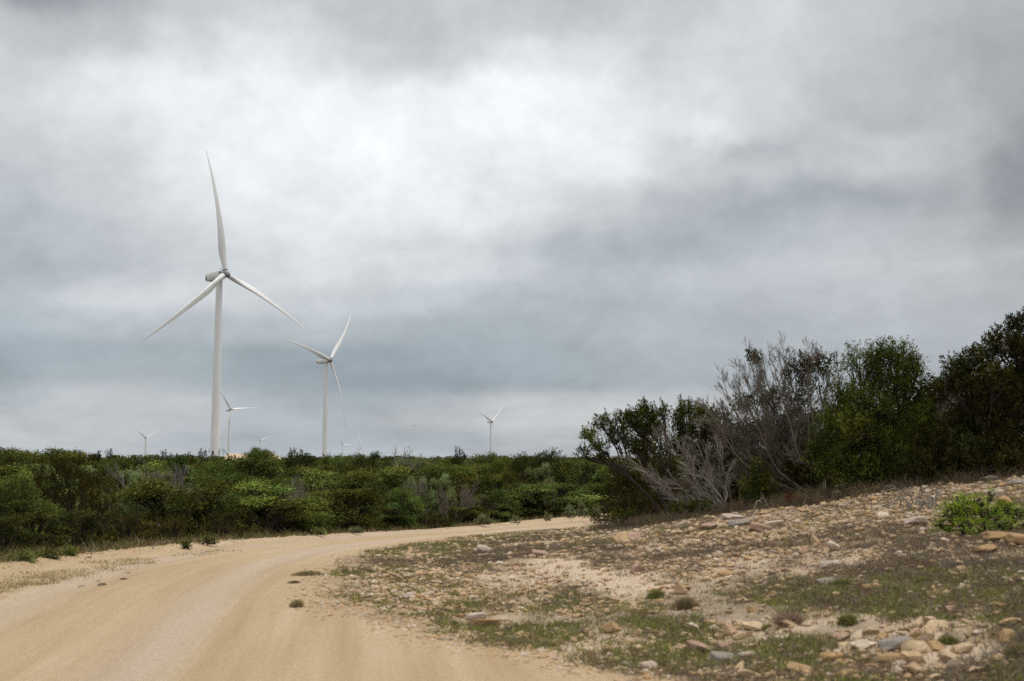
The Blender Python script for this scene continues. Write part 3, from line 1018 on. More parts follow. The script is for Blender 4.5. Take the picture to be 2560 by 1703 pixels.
# the rest of the wood, tree by tree as far as trees can be told apart
WOOD = {
    'juniper': ('dark green juniper, one of the many unremarkable ones filling the wood', 'dark junipers filling the wood'),
    'juniper_brown': ('brownish juniper, one of the many unremarkable ones filling the wood', 'brownish junipers filling the wood'),
    'oak': ('mid green oak, one of the many unremarkable ones filling the wood', 'mid green oaks filling the wood'),
    'fresh': ('bright green tree, one of the many unremarkable ones filling the wood', 'bright green trees filling the wood'),
    'yellow': ('yellow-green mesquite, one of the several scattered behind the front row', 'yellow-green mesquites in the wood'),
    'pale': ('pale green tree, one of the several scattered behind the front row', 'pale green trees in the wood'),
    'bare': ('grey leafless shrub, one of the many scattered behind the front row', 'grey leafless shrubs in the wood'),
    'bare_dark': ('brown leafless shrub, one of the many scattered behind the front row', 'brown leafless shrubs in the wood'),
}
KS = list(WOOD); KW = np.array([.28, .20, .24, .11, .03, .04, .06, .04]); KW = KW / KW.sum()
cnt = 0
cd = np.sqrt(rng.uniform(20 ** 2, 98 ** 2, 9000)); cx_ = cd * np.tan(rng.uniform(R(-28), R(16), 9000))
ce = -poly_dist(cx_, cd, LEFT)[0]
for it in range(9000):
    d, x, y, e = cd[it], cx_[it], cd[it], ce[it]
    if e < 1.6: continue
    sp = 2.35 + .012 * d
    if any((x - q0) ** 2 + (y - q1) ** 2 < max(sp, q2 + .55 * sp * .5) ** 2 for q0, q1, q2 in taken): continue
    k = KS[rng.choice(len(KS), p=KW)]
    if d < 40 and k in ('yellow', 'pale', 'bare'): k = 'juniper_brown'
    top = np.interp(d, [20, 30, 45, 60, 80, 100], [.0, .35, .7, .9, 1.15, 1.45]) + rng.normal() * np.interp(d, [20, 60, 100], [.3, .48, .62])
    if k.startswith('bare'): top += .15
    if e < 3.0: top -= .55
    wd_ = rng.uniform(3.2, 5.2) * (.75 if e < 3.0 else 1)
    uu = CX + x / d * FPX; hw = wd_ / d * FPX * .5
    for un, vn, wn_, dn in named:
        if dn > d + .5 and abs(uu - un) < wn_ * .5 + hw * .6:
            hn = np.interp(dn, [25, 40, 60, 90], [.75, .6, .45, .35]) * wn_
            top = min(top, at(uu, vn + hn, d)[2])
    if top - gz(x, y) < .9: continue
    taken.append((x, y, 1.0))
    plant(k, x, y, top, wd_, WOOD[k][0], WOOD[k][1])
    cnt += 1
print('wood trees', cnt)

# the far wood reads as one mass: one object of thinned trees
mats_far = ['juniper', 'juniper_brown', 'oak', 'fresh', 'bare_dark']
far_parts = {m_: MB() for m_ in mats_far}
samples = {}
for m_ in mats_far:
    samples[m_] = []
    for (a, b, cr, _) in PROTO[m_]:
        src = a if m_ == 'bare_dark' else b
        co = np.empty(len(src.vertices) * 3, np.float32); src.vertices.foreach_get('co', co)
        samples[m_].append(co.reshape(-1, 3)[::4])
for it in range(1500):
    d = rng.uniform(98, 200) if it < 750 else rng.uniform(200, 700)
    a = rng.uniform(R(-29), R(29)); x, y = d * math.sin(a), d * math.cos(a)
    z = gz(x, y); m_ = mats_far[rng.choice(5, p=[.36, .2, .22, .12, .10])]
    S = samples[m_][rng.integers(len(samples[m_]))]
    n = 420 if d < 200 else 150
    P = S[rng.integers(0, len(S), n)] * np.array([1.35, 1.35, 0]) + S[rng.integers(0, len(S), n)] * 0
    S2 = S[rng.integers(0, len(S), n)]
    want = EYE + np.interp(d, [98, 140, 200, 700], [-10, -3, 1, 1]) * d / FPX + rng.normal() * np.interp(d, [98, 200, 700], [.5, .5, .6])
    want = min(want, 1.7 + 16 * d / FPX)
    hh = max(2.0, want - z)
    P = S2 * np.array([1.25, 1.25, hh / 3.3]) + np.array([x, y, z])
    lz = .24 if d < 200 else .5
    leaves(far_parts[m_], P, rnd3(n), UP * .8 + rnd3(n) * .7, lz * rng.uniform(.7, 1.3, n), lz * .6)
me = bpy.data.meshes.new('distant_wood')
allV, allF, mi = [], [], []
off = 0
for i, m_ in enumerate(mats_far):
    V = np.concatenate(far_parts[m_].v); F = np.concatenate(far_parts[m_].f)
    allV.append(V); allF.append(F + off); mi.append(np.full(len(F), i)); off += len(V)
    me.materials.append(M['twig_dark' if m_ == 'bare_dark' else m_])
V = np.concatenate(allV); F = np.concatenate(allF)
me.vertices.add(len(V)); me.vertices.foreach_set('co', V.astype(np.float32).ravel())
me.loops.add(F.size); me.loops.foreach_set('vertex_index', F.ravel().astype(np.int32))
me.polygons.add(len(F)); me.polygons.foreach_set('loop_start', (np.arange(len(F)) * 4).astype(np.int32))
ca = me.color_attributes.new('tint', 'FLOAT_COLOR', 'POINT'); ca.data.foreach_set('color', np.ones(len(V) * 4, np.float32))
me.polygons.foreach_set('material_index', np.concatenate(mi).astype(np.int32))
me.update(calc_edges=True)
tag(link('distant_wood', me), 'distant wood of low trees running along the whole horizon', 'wood', None, 'stuff')


# ------------------------------------------------------------------ the trees on the stony slope at the right
def slope_tree(name, label, cat, base, d, clumps, leaf, wood, ln=.10, wd=.04, style='juniper', dens=1.0, r0=.09, seed=0, arch=.3, per=14, dark_stems=0, sink=.1, pf=2.7):
    """clumps: (u, v, ru, rv, depth offset) in photo pixels at forward distance d"""
    g = np.random.default_rng(seed + 500)
    bp = at(base[0], base[1], d); bp = np.array([bp[0], bp[1], gz(bp[0], bp[1]) - sink])
    root = thing(name, label, cat, bp)
    mbt, mbl = MB(), MB()
    CC = np.array([at(u, v, d + dz) for (u, v, ru, rv, dz) in clumps])
    n_st = max(1, int(round(len(clumps) / 5.5)))
    order = [int(np.argmax(np.linalg.norm(CC - bp, axis=1)))]
    while len(order) < n_st:
        dd_ = np.min([np.linalg.norm(CC - CC[o_], axis=1) for o_ in order], axis=0)
        order.append(int(np.argmax(dd_)))
    stems = np.concatenate([limb(mbt, bp + np.array([g.normal() * .08, g.normal() * .08, 0]), bp + (CC[o_] - bp) * .85, r0 * g.uniform(.7, 1), r0 * .25, g, arch, 14, 6, .05) for o_ in order])
    for (u, v, ru, rv, dz) in clumps:
        c = at(u, v, d + dz); k = (d + dz) / FPX
        rad = np.array([ru * k, min(ru, rv * 1.3) * k * 1.0, rv * k]) * 1.02
        tgt = c - UP * rad[2] * .3
        sc = np.linalg.norm(stems - (tgt * .62 + bp * .38), axis=1) + 2.0 * np.maximum(0, stems[:, 2] - tgt[2])
        b = stems[int(np.argmin(sc))]
        p = limb(mbt, b, tgt, r0 * .30, .010, g, arch * .6, 11, 5, .05)
        area = (rad[0] * rad[2]) * 4
        nt_ = max(8, int(area * (118 if style == 'juniper' else 95) * dens))
        # a few secondary limbs so the inside of the crown shows branches
        for q_ in range(3):
            e = c + unit(rnd3(1, g))[0] * rad * .7
            p2 = limb(mbt, p[g.integers(5, 9)], e, .022, .006, g, .1, 6, 4)
            crown_on(mbl, mbt, p2, c, rad, nt_ // 3, int(per * 2.0) if style == 'juniper' else per, ln * .62, wd * .58, g, style, -.55, ln * pf)
    mbt.build('trunk', wood, root, True, bp)
    mbl.build('crown', leaf, root, False, bp)
    return root


def bare_tree(name, label, cat, base, d, limbs, wood, lev=2, kids=6, r0=.06, seed=0, up=.25, fan=.5, tw=.9, ground=True, minr=.004, leaf=None, reach=.95, arch=.12, wob=.035):
    """limbs: (u, v, depth offset) end points in photo pixels"""
    g = np.random.default_rng(seed + 900)
    bp = at(base[0], base[1], d)
    if ground: bp = np.array([bp[0], bp[1], gz(bp[0], bp[1]) - .05])
    root = thing(name, label, cat, bp)
    mbt, mbs = MB(), MB()
    for (u, v, dz) in limbs:
        c = bp + (at(u, v, d + dz) - bp) * reach
        p = limb(mbt, bp + g.normal(size=3) * .05, c, r0 * g.uniform(.6, 1), r0 * .12, g, arch, 14, 6, wob)
        Lm = np.linalg.norm(c - bp)
        for i in range(17):
            j = g.integers(4, 13)
            dr = unit(unit(p[j + 1] - p[j]) + unit(rnd3(1, g))[0] * fan)
            twigs(mbs, p[j], dr, Lm * g.uniform(.2, .42) * tw, r0 * .13, lev, g, up, fan, kids, 5, 4, minr)
    mbt.build('branches', wood, root, True, bp)
    mbs.build('twigs', wood, root, True, bp)
    if leaf:
        m_, pads = leaf
        mbl = MB()
        for (u, v, ru, rv, dz) in pads:
            c = at(u, v, d + dz); k = (d + dz) / FPX
            rad = np.array([ru, ru, rv]) * k
            crown_on(mbl, None, None, c, rad, int(rad[0] * rad[2] * 4 * 70) + 6, 26, .065, .024, g, 'juniper', -.55, .28)
        mbl.build('crown', m_, root, False, bp)
    return root


# 1 the leaning juniper with open pads of foliage at the left end of the group
slope_tree('juniper_tree', 'leaning juniper with open foliage pads on bare limbs, left end of the slope trees', 'juniper', (1680, 1250), 27.5,
           [(1474, 1092, 24, 20, 0), (1512, 1066, 32, 26, .3), (1500, 1120, 28, 18, -.3), (1463, 1140, 20, 18, 0), (1545, 1095, 32, 24, .5), (1560, 1055, 28, 26, 0), (1590, 1060, 34, 34, -.2),
            (1622, 1050, 36, 34, .4), (1612, 1085, 36, 24, 0), (1655, 1030, 12, 22, 0), (1610, 1025, 14, 22, .2), (1640, 1078, 30, 30, .6), (1580, 1110, 26, 22, .8), (1500, 1150, 26, 14, .5), (1600, 1130, 40, 24, 1.0)],
           'juniper_olive', 'bark_red', .085, .036, 'juniper', 1.5, .07, 1, .05)
slope_tree('juniper_tree', 'dense dark juniper behind the bleached dead branches', 'juniper', (1760, 1250), 28.0,
           [(1700, 1050, 32, 34, 0), (1735, 1035, 34, 30, .3), (1765, 1050, 36, 32, 0), (1720, 1085, 40, 30, .2), (1775, 1090, 40, 34, .4), (1702, 1018, 9, 18, 0), (1805, 1060, 34, 28, .6),
            (1700, 1125, 44, 34, .8), (1760, 1140, 50, 34, 1.0), (1830, 1100, 40, 34, 1.0), (1820, 1150, 46, 34, 1.2)],
           'juniper_olive', 'bark_red', .085, .034, 'juniper', 1.5, .07, 2, .1)
slope_tree('juniper_tree', 'low dark juniper under the leaning one, at the end of the road', 'juniper', (1590, 1290), 29.0,
           [(1580, 1215, 40, 30, 0), (1545, 1185, 32, 24, .4), (1600, 1255, 44, 26, -.2), (1640, 1230, 40, 34, .5), (1560, 1255, 30, 22, .2), (1660, 1180, 46, 34, 1.0), (1700, 1230, 50, 34, .8)],
           'juniper_brown', 'bark_red', .085, .036, 'juniper', 1.2, .05, 3, .15)
# 2 the bleached dead branches in front
bare_tree('dead_tree', 'bleached grey dead tree fallen over to the left in front of the junipers', 'dead tree', (1812, 1268), 25.5,
          [(1625, 1180, -.2), (1655, 1095, .2), (1690, 1105, .5), (1735, 1092, 0), (1765, 1120, .4), (1640, 1215, -.5), (1680, 1245, -.4), (1700, 1150, -.3), (1790, 1100, .3), (1830, 1150, .2), (1580, 1165, .5), (1650, 1240, .3), (1720, 1200, -.3), (1745, 1160, .5)],
          'dead', 2, 3, .024, 1, .10, .42, .62, True, .003, None, .97, -.05, .10)
bare_tree('dead_tree', 'brownish dead brush behind the bleached fallen tree', 'dead tree', (1850, 1255), 27.0,
          [(1720, 1130, .3), (1800, 1090, .6), (1860, 1100, 0), (1890, 1090, .3), (1690, 1215, 0), (1900, 1150, .2), (1770, 1180, 0)],
          'twig_dark', 2, 5, .026, 2, .1, .6, .8, True, .003, None, .95, 0, .09)
# 3 the big leafless tree with a few dark pads
bare_tree('bare_tree', 'large leafless tree with fine twigs against the sky and a few dark foliage pads', 'bare tree', (2055, 1215), 26.5,
          [(1745, 1000, 0), (1790, 955, .6), (1770, 975, .3), (1830, 910, .2), (1862, 880, 0), (1845, 895, -.5), (1880, 870, .3), (1815, 935, -.3), (1912, 885, .2), (1945, 890, .6), (2020, 880, -.3), (1980, 885, .5), (1760, 1020, .4), (1895, 880, .6), (1930, 905, -.3), (1960, 870, .2), (2000, 862, 0), (2040, 860, .5), (2075, 880, .3), (1850, 960, -.4),
           (1900, 950, .5), (1990, 920, .5), (1800, 1060, .2), (1760, 1050, .2), (2100, 900, .8), (1860, 1040, 0), (1950, 980, 0)],
          'twig_dark', 2, 6, .046, 3, .22, .5, .46, True, .003,
          ('juniper', [(1893, 905, 24, 18, 0), (1878, 890, 12, 10, 0), (2000, 925, 40, 26, 0), (2045, 910, 44, 26, .3), (1985, 955, 40, 22, .2), (2065, 935, 34, 24, .3), (2030, 975, 34, 22, .5), (1905, 1010, 44, 22, .5), (1860, 1015, 40, 22, .8),
                       (1940, 990, 36, 24, .9), (1990, 1010, 36, 26, .9)]), .95, -.42)
# 4 the dense pointed juniper
slope_tree('juniper_tree', 'dense feathery green juniper with a pointed ragged top, middle of the slope trees', 'juniper', (2190, 1250), 24.5,
           [(2215, 890, 30, 24, 0), (2250, 910, 34, 40, 0), (2195, 915, 30, 34, .3), (2275, 940, 24, 46, -.2), (2180, 960, 36, 34, 0), (2230, 970, 48, 40, -.3), (2280, 995, 32, 40, 0), (2110, 995, 32, 34, 0), (2150, 1010, 44, 40, -.3),
            (2210, 1040, 56, 44, -.5), (2270, 1070, 52, 46, -.2), (2100, 1060, 44, 40, -.2), (2150, 1090, 60, 44, -.7), (2060, 1095, 30, 22, -.3), (2080, 1120, 50, 36, -.4), (2220, 1130, 64, 46, -.7), (2290, 1140, 50, 46, -.2),
            (2100, 1170, 56, 40, -.7), (2170, 1190, 60, 44, -.8), (2250, 1200, 56, 40, -.5), (2050, 1150, 40, 30, -.2), (2296, 925, 9, 26, 0), (2312, 970, 10, 24, 0), (2170, 910, 26, 18, .5), (2140, 890, 22, 14, .8), (2125, 915, 18, 16, .8), (2320, 1040, 34, 40, .3)],
           'juniper_olive', 'bark_red', .10, .034, 'juniper', 1.30, .06, 4, .25, 16, 0, .1, 4.2)
# 5 the big dark juniper at the right edge and the shade-filling ones below
slope_tree('juniper_tree', 'biggest dark juniper, rising at the right edge of the picture', 'juniper', (2530, 1190), 23.0,
           [(2540, 828, 34, 30, 0), (2500, 868, 40, 34, 0), (2470, 898, 36, 34, .3), (2550, 888, 50, 44, 0), (2430, 908, 34, 30, 0), (2395, 928, 28, 28, .2), (2365, 958, 22, 26, 0), (2410, 968, 44, 40, 0), (2480, 958, 56, 46, -.2),
            (2345, 993, 22, 24, .4), (2550, 978, 50, 50, 0), (2440, 1028, 56, 44, .2), (2520, 1058, 60, 50, 0), (2400, 1078, 50, 40, .5), (2470, 1108, 60, 46, .2), (2560, 1138, 60, 50, 0), (2600, 918, 70, 80, .2), (2620, 1038, 70, 80, 0), (2640, 1138, 70, 60, 0), (2585, 818, 40, 30, .3), (2630, 848, 50, 50, .5)],
           'juniper', 'bark', .095, .038, 'juniper', 1.40, .09, 5, .35, 15, 0, .1, 3.2)
bare_tree('dead_tree', 'pale dead shrub fanning out against the biggest dark juniper', 'dead shrub', (2325, 1085), 24.6,
          [(2370, 965, 0), (2400, 955, .2), (2425, 985, 0), (2450, 1010, 0), (2345, 985, .2), (2385, 1000, -.2), (2420, 1040, 0), (2355, 1015, -.2)],
          'dead', 2, 4, .020, 5, .2, .4, .5, True, .003)
for i, (u, v, d_, cl_, lb) in enumerate([
    (2340, 1225, 23.0, [(2330, 1110, 50, 40, 0), (2380, 1120, 50, 40, .2), (2340, 1170, 60, 44, -.3), (2410, 1170, 60, 40, 0), (2290, 1190, 50, 36, .2), (2370, 1200, 50, 30, -.4)], 'low dark green juniper filling the shade left of the biggest one'),
    (2500, 1195, 22.5, [(2450, 1130, 50, 36, 0), (2510, 1120, 56, 40, .2), (2470, 1165, 56, 30, -.3), (2540, 1160, 56, 34, -.2), (2590, 1150, 60, 40, 0)], 'low dark bush below the biggest juniper at the right edge'),
    (1990, 1245, 26.5, [(1960, 1150, 50, 40, .4), (2010, 1130, 50, 40, .6), (1980, 1195, 56, 36, 0), (2030, 1190, 50, 40, 0), (1930, 1190, 44, 34, .6), (1920, 1120, 50, 40, .9)], 'dark shaded juniper under the big leafless tree'),
    (2420, 1150, 28.0, [(2360, 1010, 50, 50, 0), (2330, 1060, 50, 50, 0), (2420, 1000, 60, 60, 0), (2500, 1000, 70, 70, .5), (2570, 980, 70, 80, .6)], 'dark juniper mass behind the pale dead shrub'),
]):
    slope_tree('juniper_tree', lb, 'juniper', (u, v), d_, cl_, 'juniper', 'bark', .095, .04, 'juniper', 1.15, .06, 20 + i, .2)
slope_tree('juniper_sapling', 'small green juniper sapling with a pointed tip right of the bleached dead tree', 'juniper', (1905, 1258), 24.2,
           [(1892, 1170, 14, 20, 0), (1895, 1195, 24, 22, 0), (1880, 1215, 28, 22, 0), (1912, 1220, 30, 24, -.1), (1895, 1240, 40, 20, -.1), (1870, 1245, 22, 16, 0)], 'juniper_olive', 'bark_red', .085, .03, 'juniper', 1.7, .03, 31, .2)
slope_tree('juniper_bush', 'low olive juniper bush by stones at the foot of the bleached dead tree', 'bush', (1730, 1285), 24.5,
           [(1720, 1268, 30, 14, 0), (1755, 1270, 26, 14, 0), (1690, 1275, 26, 14, .2)], 'juniper_olive', 'bark_red', .08, .03, 'juniper', 1.5, .02, 32, .2)
slope_tree('juniper_bush', 'small dark green bush at the road end beside the first stones', 'bush', (1540, 1320), 25.5,
           [(1540, 1302, 20, 14, 0), (1560, 1290, 20, 12, 0)], 'juniper_olive', 'bark_red', .08, .03, 'juniper', 1.5, .02, 33, .2)
slope_tree('dead_juniper_bush', 'small rust-red dead juniper among grey brush', 'bush', (1985, 1275), 23.4,
           [(1985, 1258, 20, 12, 0), (1972, 1248, 12, 8, 0)], 'rust', 'bark_red', .07, .025, 'juniper', 1.2, .015, 34, .2)
slope_tree('green_weed', 'bluish green leafy weed at the foot of the feathery juniper', 'weed', (2115, 1250), 23.4,
           [(2110, 1238, 28, 12, 0), (2100, 1215, 12, 18, .1)], 'pale', 'bark_red', .07, .04, 'oak', 1.4, .012, 35, .2)
# more trees behind, so the group has depth from any side
for i, (u, d_, top_, w_, k, lb) in enumerate([
    (1700, 31.5, 1085, 3.0, 'juniper', 'dark juniper half hidden behind the leaning juniper'), (1830, 32.5, 1075, 3.2, 'juniper', 'dark juniper half hidden behind the dense dark one'),
    (1950, 32, 1040, 3.2, 'juniper', 'dark juniper half hidden behind the big leafless tree'), (2080, 31, 1010, 3.2, 'juniper', 'dark juniper half hidden between the leafless tree and the feathery juniper'),
    (2330, 30, 1000, 3.0, 'juniper', 'dark juniper half hidden in the gap right of the feathery juniper'), (2250, 32, 980, 3.4, 'juniper_brown', 'brownish juniper hidden behind the feathery juniper'),
    (2480, 31, 900, 4.0, 'juniper', 'dark juniper hidden behind the biggest juniper'), (1610, 35, 1150, 2.6, 'juniper_brown', 'brownish juniper in the gap below the leaning juniper'),
]):
    p = at(u, top_, d_); plant(k, p[0], p[1], p[2], w_, lb)

# dead wood lying on the slope
def sticks(name, label, cat, pxs, wood, r=.014, seed=0, lift=.02, kids=0):
    g = np.random.default_rng(seed + 300)
    mb = MB(); o0 = None; root = None
    for (u0, v0, u1, v1, hgt) in pxs:
        a = spot(u0, v0); b = at(u1, v1, a[1] + .15)
        if o0 is None: o0 = a
        n = 8; s = np.linspace(0, 1, n)[:, None]
        p = a + (b - a) * s
        p[:, 2] = np.maximum(p[:, 2], terrain(p[:, 0], p[:, 1])) + lift + hgt * np.sin(s[:, 0] * np.pi)
        p[1:-1] += rnd3(n - 2, g) * .02
        tube(mb, p, np.linspace(r, r * .4, n), 5)
        for k in range(kids):
            j = g.integers(2, 7)
            dr = unit(p[j] - p[j - 1] + rnd3(1, g)[0] * .6 + UP * .4)
            twigs(mb, p[j], dr, np.linalg.norm(b - a) * .3, r * .5, 0, g)
        if name == 'brush_pile':
            if root is None: root = thing(name, label, cat, tuple(o0))
            mb.build('stick', wood, root, True, o0); mb = MB()
    if root is not None: return root
    o = mb.build(name, wood, None, True, o0); o.location = o0
    return tag(o, label, cat)


sticks('fallen_branch', 'long curved pale fallen branch across the brush below the feathery juniper', 'branch', [(1925, 1262, 2070, 1252, .18)], 'dead', .02, 1, .03, 4)
sticks('fallen_branch', 'bleached bough lying out toward the stones below the dead tree', 'branch', [(1690, 1300, 1800, 1268, .12)], 'dead', .022, 2, .03, 4)
sticks('fallen_branch', 'thin crooked twig standing among the stones below the dead tree', 'branch', [(1880, 1290, 1925, 1278, .25)], 'twig', .012, 3, .02, 5)
g0 = np.random.default_rng(5)
pile = []
for i in range(26):
    u = g0.uniform(2215, 2350); v = g0.uniform(1240, 1285); pile.append((u, v, u + g0.uniform(-75, 75), v + g0.uniform(-14, 14), g0.uniform(.02, .22)))
sticks('brush_pile', 'pile of grey dead sticks on the slope left of the vivid green bush', 'brush pile', pile, 'twig', .013, 4, .03, 1)
sticks('fallen_branch', 'pale dead stick at the far road edge under the low dark brown juniper', 'branch', [(380, 1372, 425, 1358, .06)], 'dead', .013, 6, .02, 5)
sticks('fallen_branch', 'forked white dead stick in roadside grass at the left', 'branch', [(212, 1402, 238, 1386, .05)], 'dead', .010, 7, .02, 5)

# the vivid green bush on the slope
slope_tree('green_bush', 'vivid green leafy bush by the orange ledge on the slope', 'bush', (2420, 1348), 14.2,
           [(2372, 1285, 34, 34, 0), (2362, 1318, 28, 26, 0), (2410, 1290, 40, 38, .1), (2395, 1262, 30, 24, .2), (2440, 1262, 34, 30, .3), (2465, 1290, 40, 34, .2), (2500, 1278, 36, 30, .4), (2540, 1292, 40, 30, .5), (2410, 1322, 40, 26, -.1), (2478, 1240, 14, 22, .4), (2400, 1245, 12, 18, .2), (2590, 1300, 40, 28, .5), (2450, 1322, 40, 24, 0), (2500, 1312, 40, 24, .2)],
           'vivid', 'bark_red', .034, .018, 'oak', 5.5, .012, 40, .3, 12, 0, .05)
# pale weeds where the road vanishes, and weeds at its far edge
for i, (u, v, h, w_, m_, lb) in enumerate([
    (1425, 1302, 34, 30, 'sage', 'pale grey-green tall weed at the road end, left one of three'), (1455, 1300, 40, 26, 'sage', 'tallest pale grey-green weed at the road end'),
    (1490, 1298, 26, 24, 'sage', 'short pale grey-green weed at the road end before the dark dome'), (1370, 1306, 22, 18, 'sage', 'small pale weed alone on the road edge under the big rounded oak'),
    (1210, 1314, 24, 40, 'sage', 'wide dull sage clump on the road edge left of the big rounded oak'), (1290, 1312, 20, 22, 'sage', 'small sage tuft between the wide clump and the big rounded oak'),
    (520, 1364, 18, 40, 'oak', 'bright green weed clump at the far road edge'), (465, 1372, 14, 16, 'oak', 'small green weed beside the pale dead stick'),
    (800, 1340, 14, 30, 'pale', 'low green weed at the road edge below the olive-yellow oak'),
    (890, 1334, 12, 30, 'sage', 'flat sage weed at the road edge before the blackish juniper'), (120, 1398, 12, 60, 'oak', 'dull green grassy clump on the left verge'), (60, 1408, 16, 60, 'oak', 'green grassy clump at the left edge of the verge'), (175, 1392, 10, 40, 'oak', 'low green clump beside the pale stick on the left verge'),
]):
    p = spot(u, v + 4); dd = p[1] + .3
    slope_tree('roadside_weed', lb, 'weed', (u, v), dd, [(u + k * w_ * .28, v - h * f, max(5, w_ * .26), h * .32, 0) for k, f in ((-1.2, .35), (0, .4), (1.2, .35), (-.4, .75), (.5, .7))], m_, 'bark_red', .07, .03, 'juniper', 1.6, .008, 60 + i, .2, 9, 0, .03)


# ------------------------------------------------------------------ stones
def ico(sub):
    ph = (1 + 5 ** .5) / 2
    V = [(-1, ph, 0), (1, ph, 0), (-1, -ph, 0), (1, -ph, 0), (0, -1, ph), (0, 1, ph), (0, -1, -ph), (0, 1, -ph), (ph, 0, -1), (ph, 0, 1), (-ph, 0, -1), (-ph, 0, 1)]
    F = [(0, 11, 5), (0, 5, 1), (0, 1, 7), (0, 7, 10), (0, 10, 11), (1, 5, 9), (5, 11, 4), (11, 10, 2), (10, 7, 6), (7, 1, 8), (3, 9, 4), (3, 4, 2), (3, 2, 6), (3, 6, 8), (3, 8, 9), (4, 9, 5), (2, 4, 11), (6, 2, 10), (8, 6, 7), (9, 8, 1)]
    V = [np.array(v) / np.linalg.norm(v) for v in V]
    for _ in range(sub):
        cache = {}; F2 = []
        def mid(a, b):
            k = (min(a, b), max(a, b))
            if k not in cache:
                m_ = V[a] + V[b]; V.append(m_ / np.linalg.norm(m_)); cache[k] = len(V) - 1
            return cache[k]
        for a, b, c in F:
            x, y, z = mid(a, b), mid(b, c), mid(c, a)
            F2 += [(a, x, z), (b, y, x), (c, z, y), (x, y, z)]
        F = F2
    return np.array(V), np.array(F)


ICO = {s: ico(s) for s in (0, 1, 2, 3)}


def stone_shape(sub, g, flat=.62, cuts=9):
    V = ICO[sub][0].copy()
    for _ in range(cuts):               # chip flat faces off the lump
        n = unit(g.normal(size=3)); h = g.uniform(.38, .74)
        d = V @ n; ov = np.maximum(0, d - h)
        V = V - n * ov[:, None]
    nz = np.sin(V @ g.normal(size=(3, 4)) * 3.0 + g.uniform(0, 6, 4)).sum(1) * .025
    V = V * (1 + nz)[:, None]
    V = V / np.abs(V[:, 0]).max() * .95
    return V * np.array([1.0, g.uniform(.65, .95), flat * g.uniform(.75, 1.25)])


ROCKS = []
for i in range(12):
    mb = MB(); mb.add(stone_shape(3, np.random.default_rng(700 + i), .66, 13), ICO[3][1])
    ROCKS.append(mb)
for i in range(4):
    g_ = np.random.default_rng(750 + i); V = ICO[3][0].copy()
    V = V / (np.abs(V) ** 5).sum(1, keepdims=True) ** .2
    for _ in range(6):
        n_ = unit(g_.normal(size=3)); V = V - n_ * np.maximum(0, V @ n_ - g_.uniform(.75, 1.05))[:, None]
    V = V * (1 + np.sin(V @ g_.normal(size=(3, 5)) * 3.5 + g_.uniform(0, 6, 5)).sum(1) * .022)[:, None]
    mb = MB(); mb.add(V * np.array([1, .75, .48]), ICO[3][1]); ROCKS.append(mb)
rock_mesh = {}
placed = []


def rock(u, v, wpx, m_, label, group=None, name='rock', flat=1.0, sh=None, sink=.3, asp=1.0):
    p = spot(u, v)
    s = wpx / FPX * np.hypot(p[0], p[1]) * .57
    i = random.randrange(12) if sh is None else sh
    if sh is None and group is None and any(q_ in label for q_ in ('ledge', 'slab', 'block', 'flat', 'broad', 'patch')): i = 12 + random.randrange(4)
    if (i, m_) not in rock_mesh: rock_mesh[(i, m_)] = ROCKS[i].mesh('rock', m_)
    o = link(name, rock_mesh[(i, m_)])
    o.scale = (s, s * asp, s * flat); o.rotation_euler = (random.uniform(-.25, .25), random.uniform(-.2, .2), random.uniform(-.5, .5) + (math.pi if random.random() < .5 else 0))
    o.location = (p[0], p[1] + s * .1, gz(p[0], p[1] + s * .1) + s * flat * (.54 - sink))
    tag(o, label, 'rock', group)
    placed.append((p[0], p[1], s))
    return o


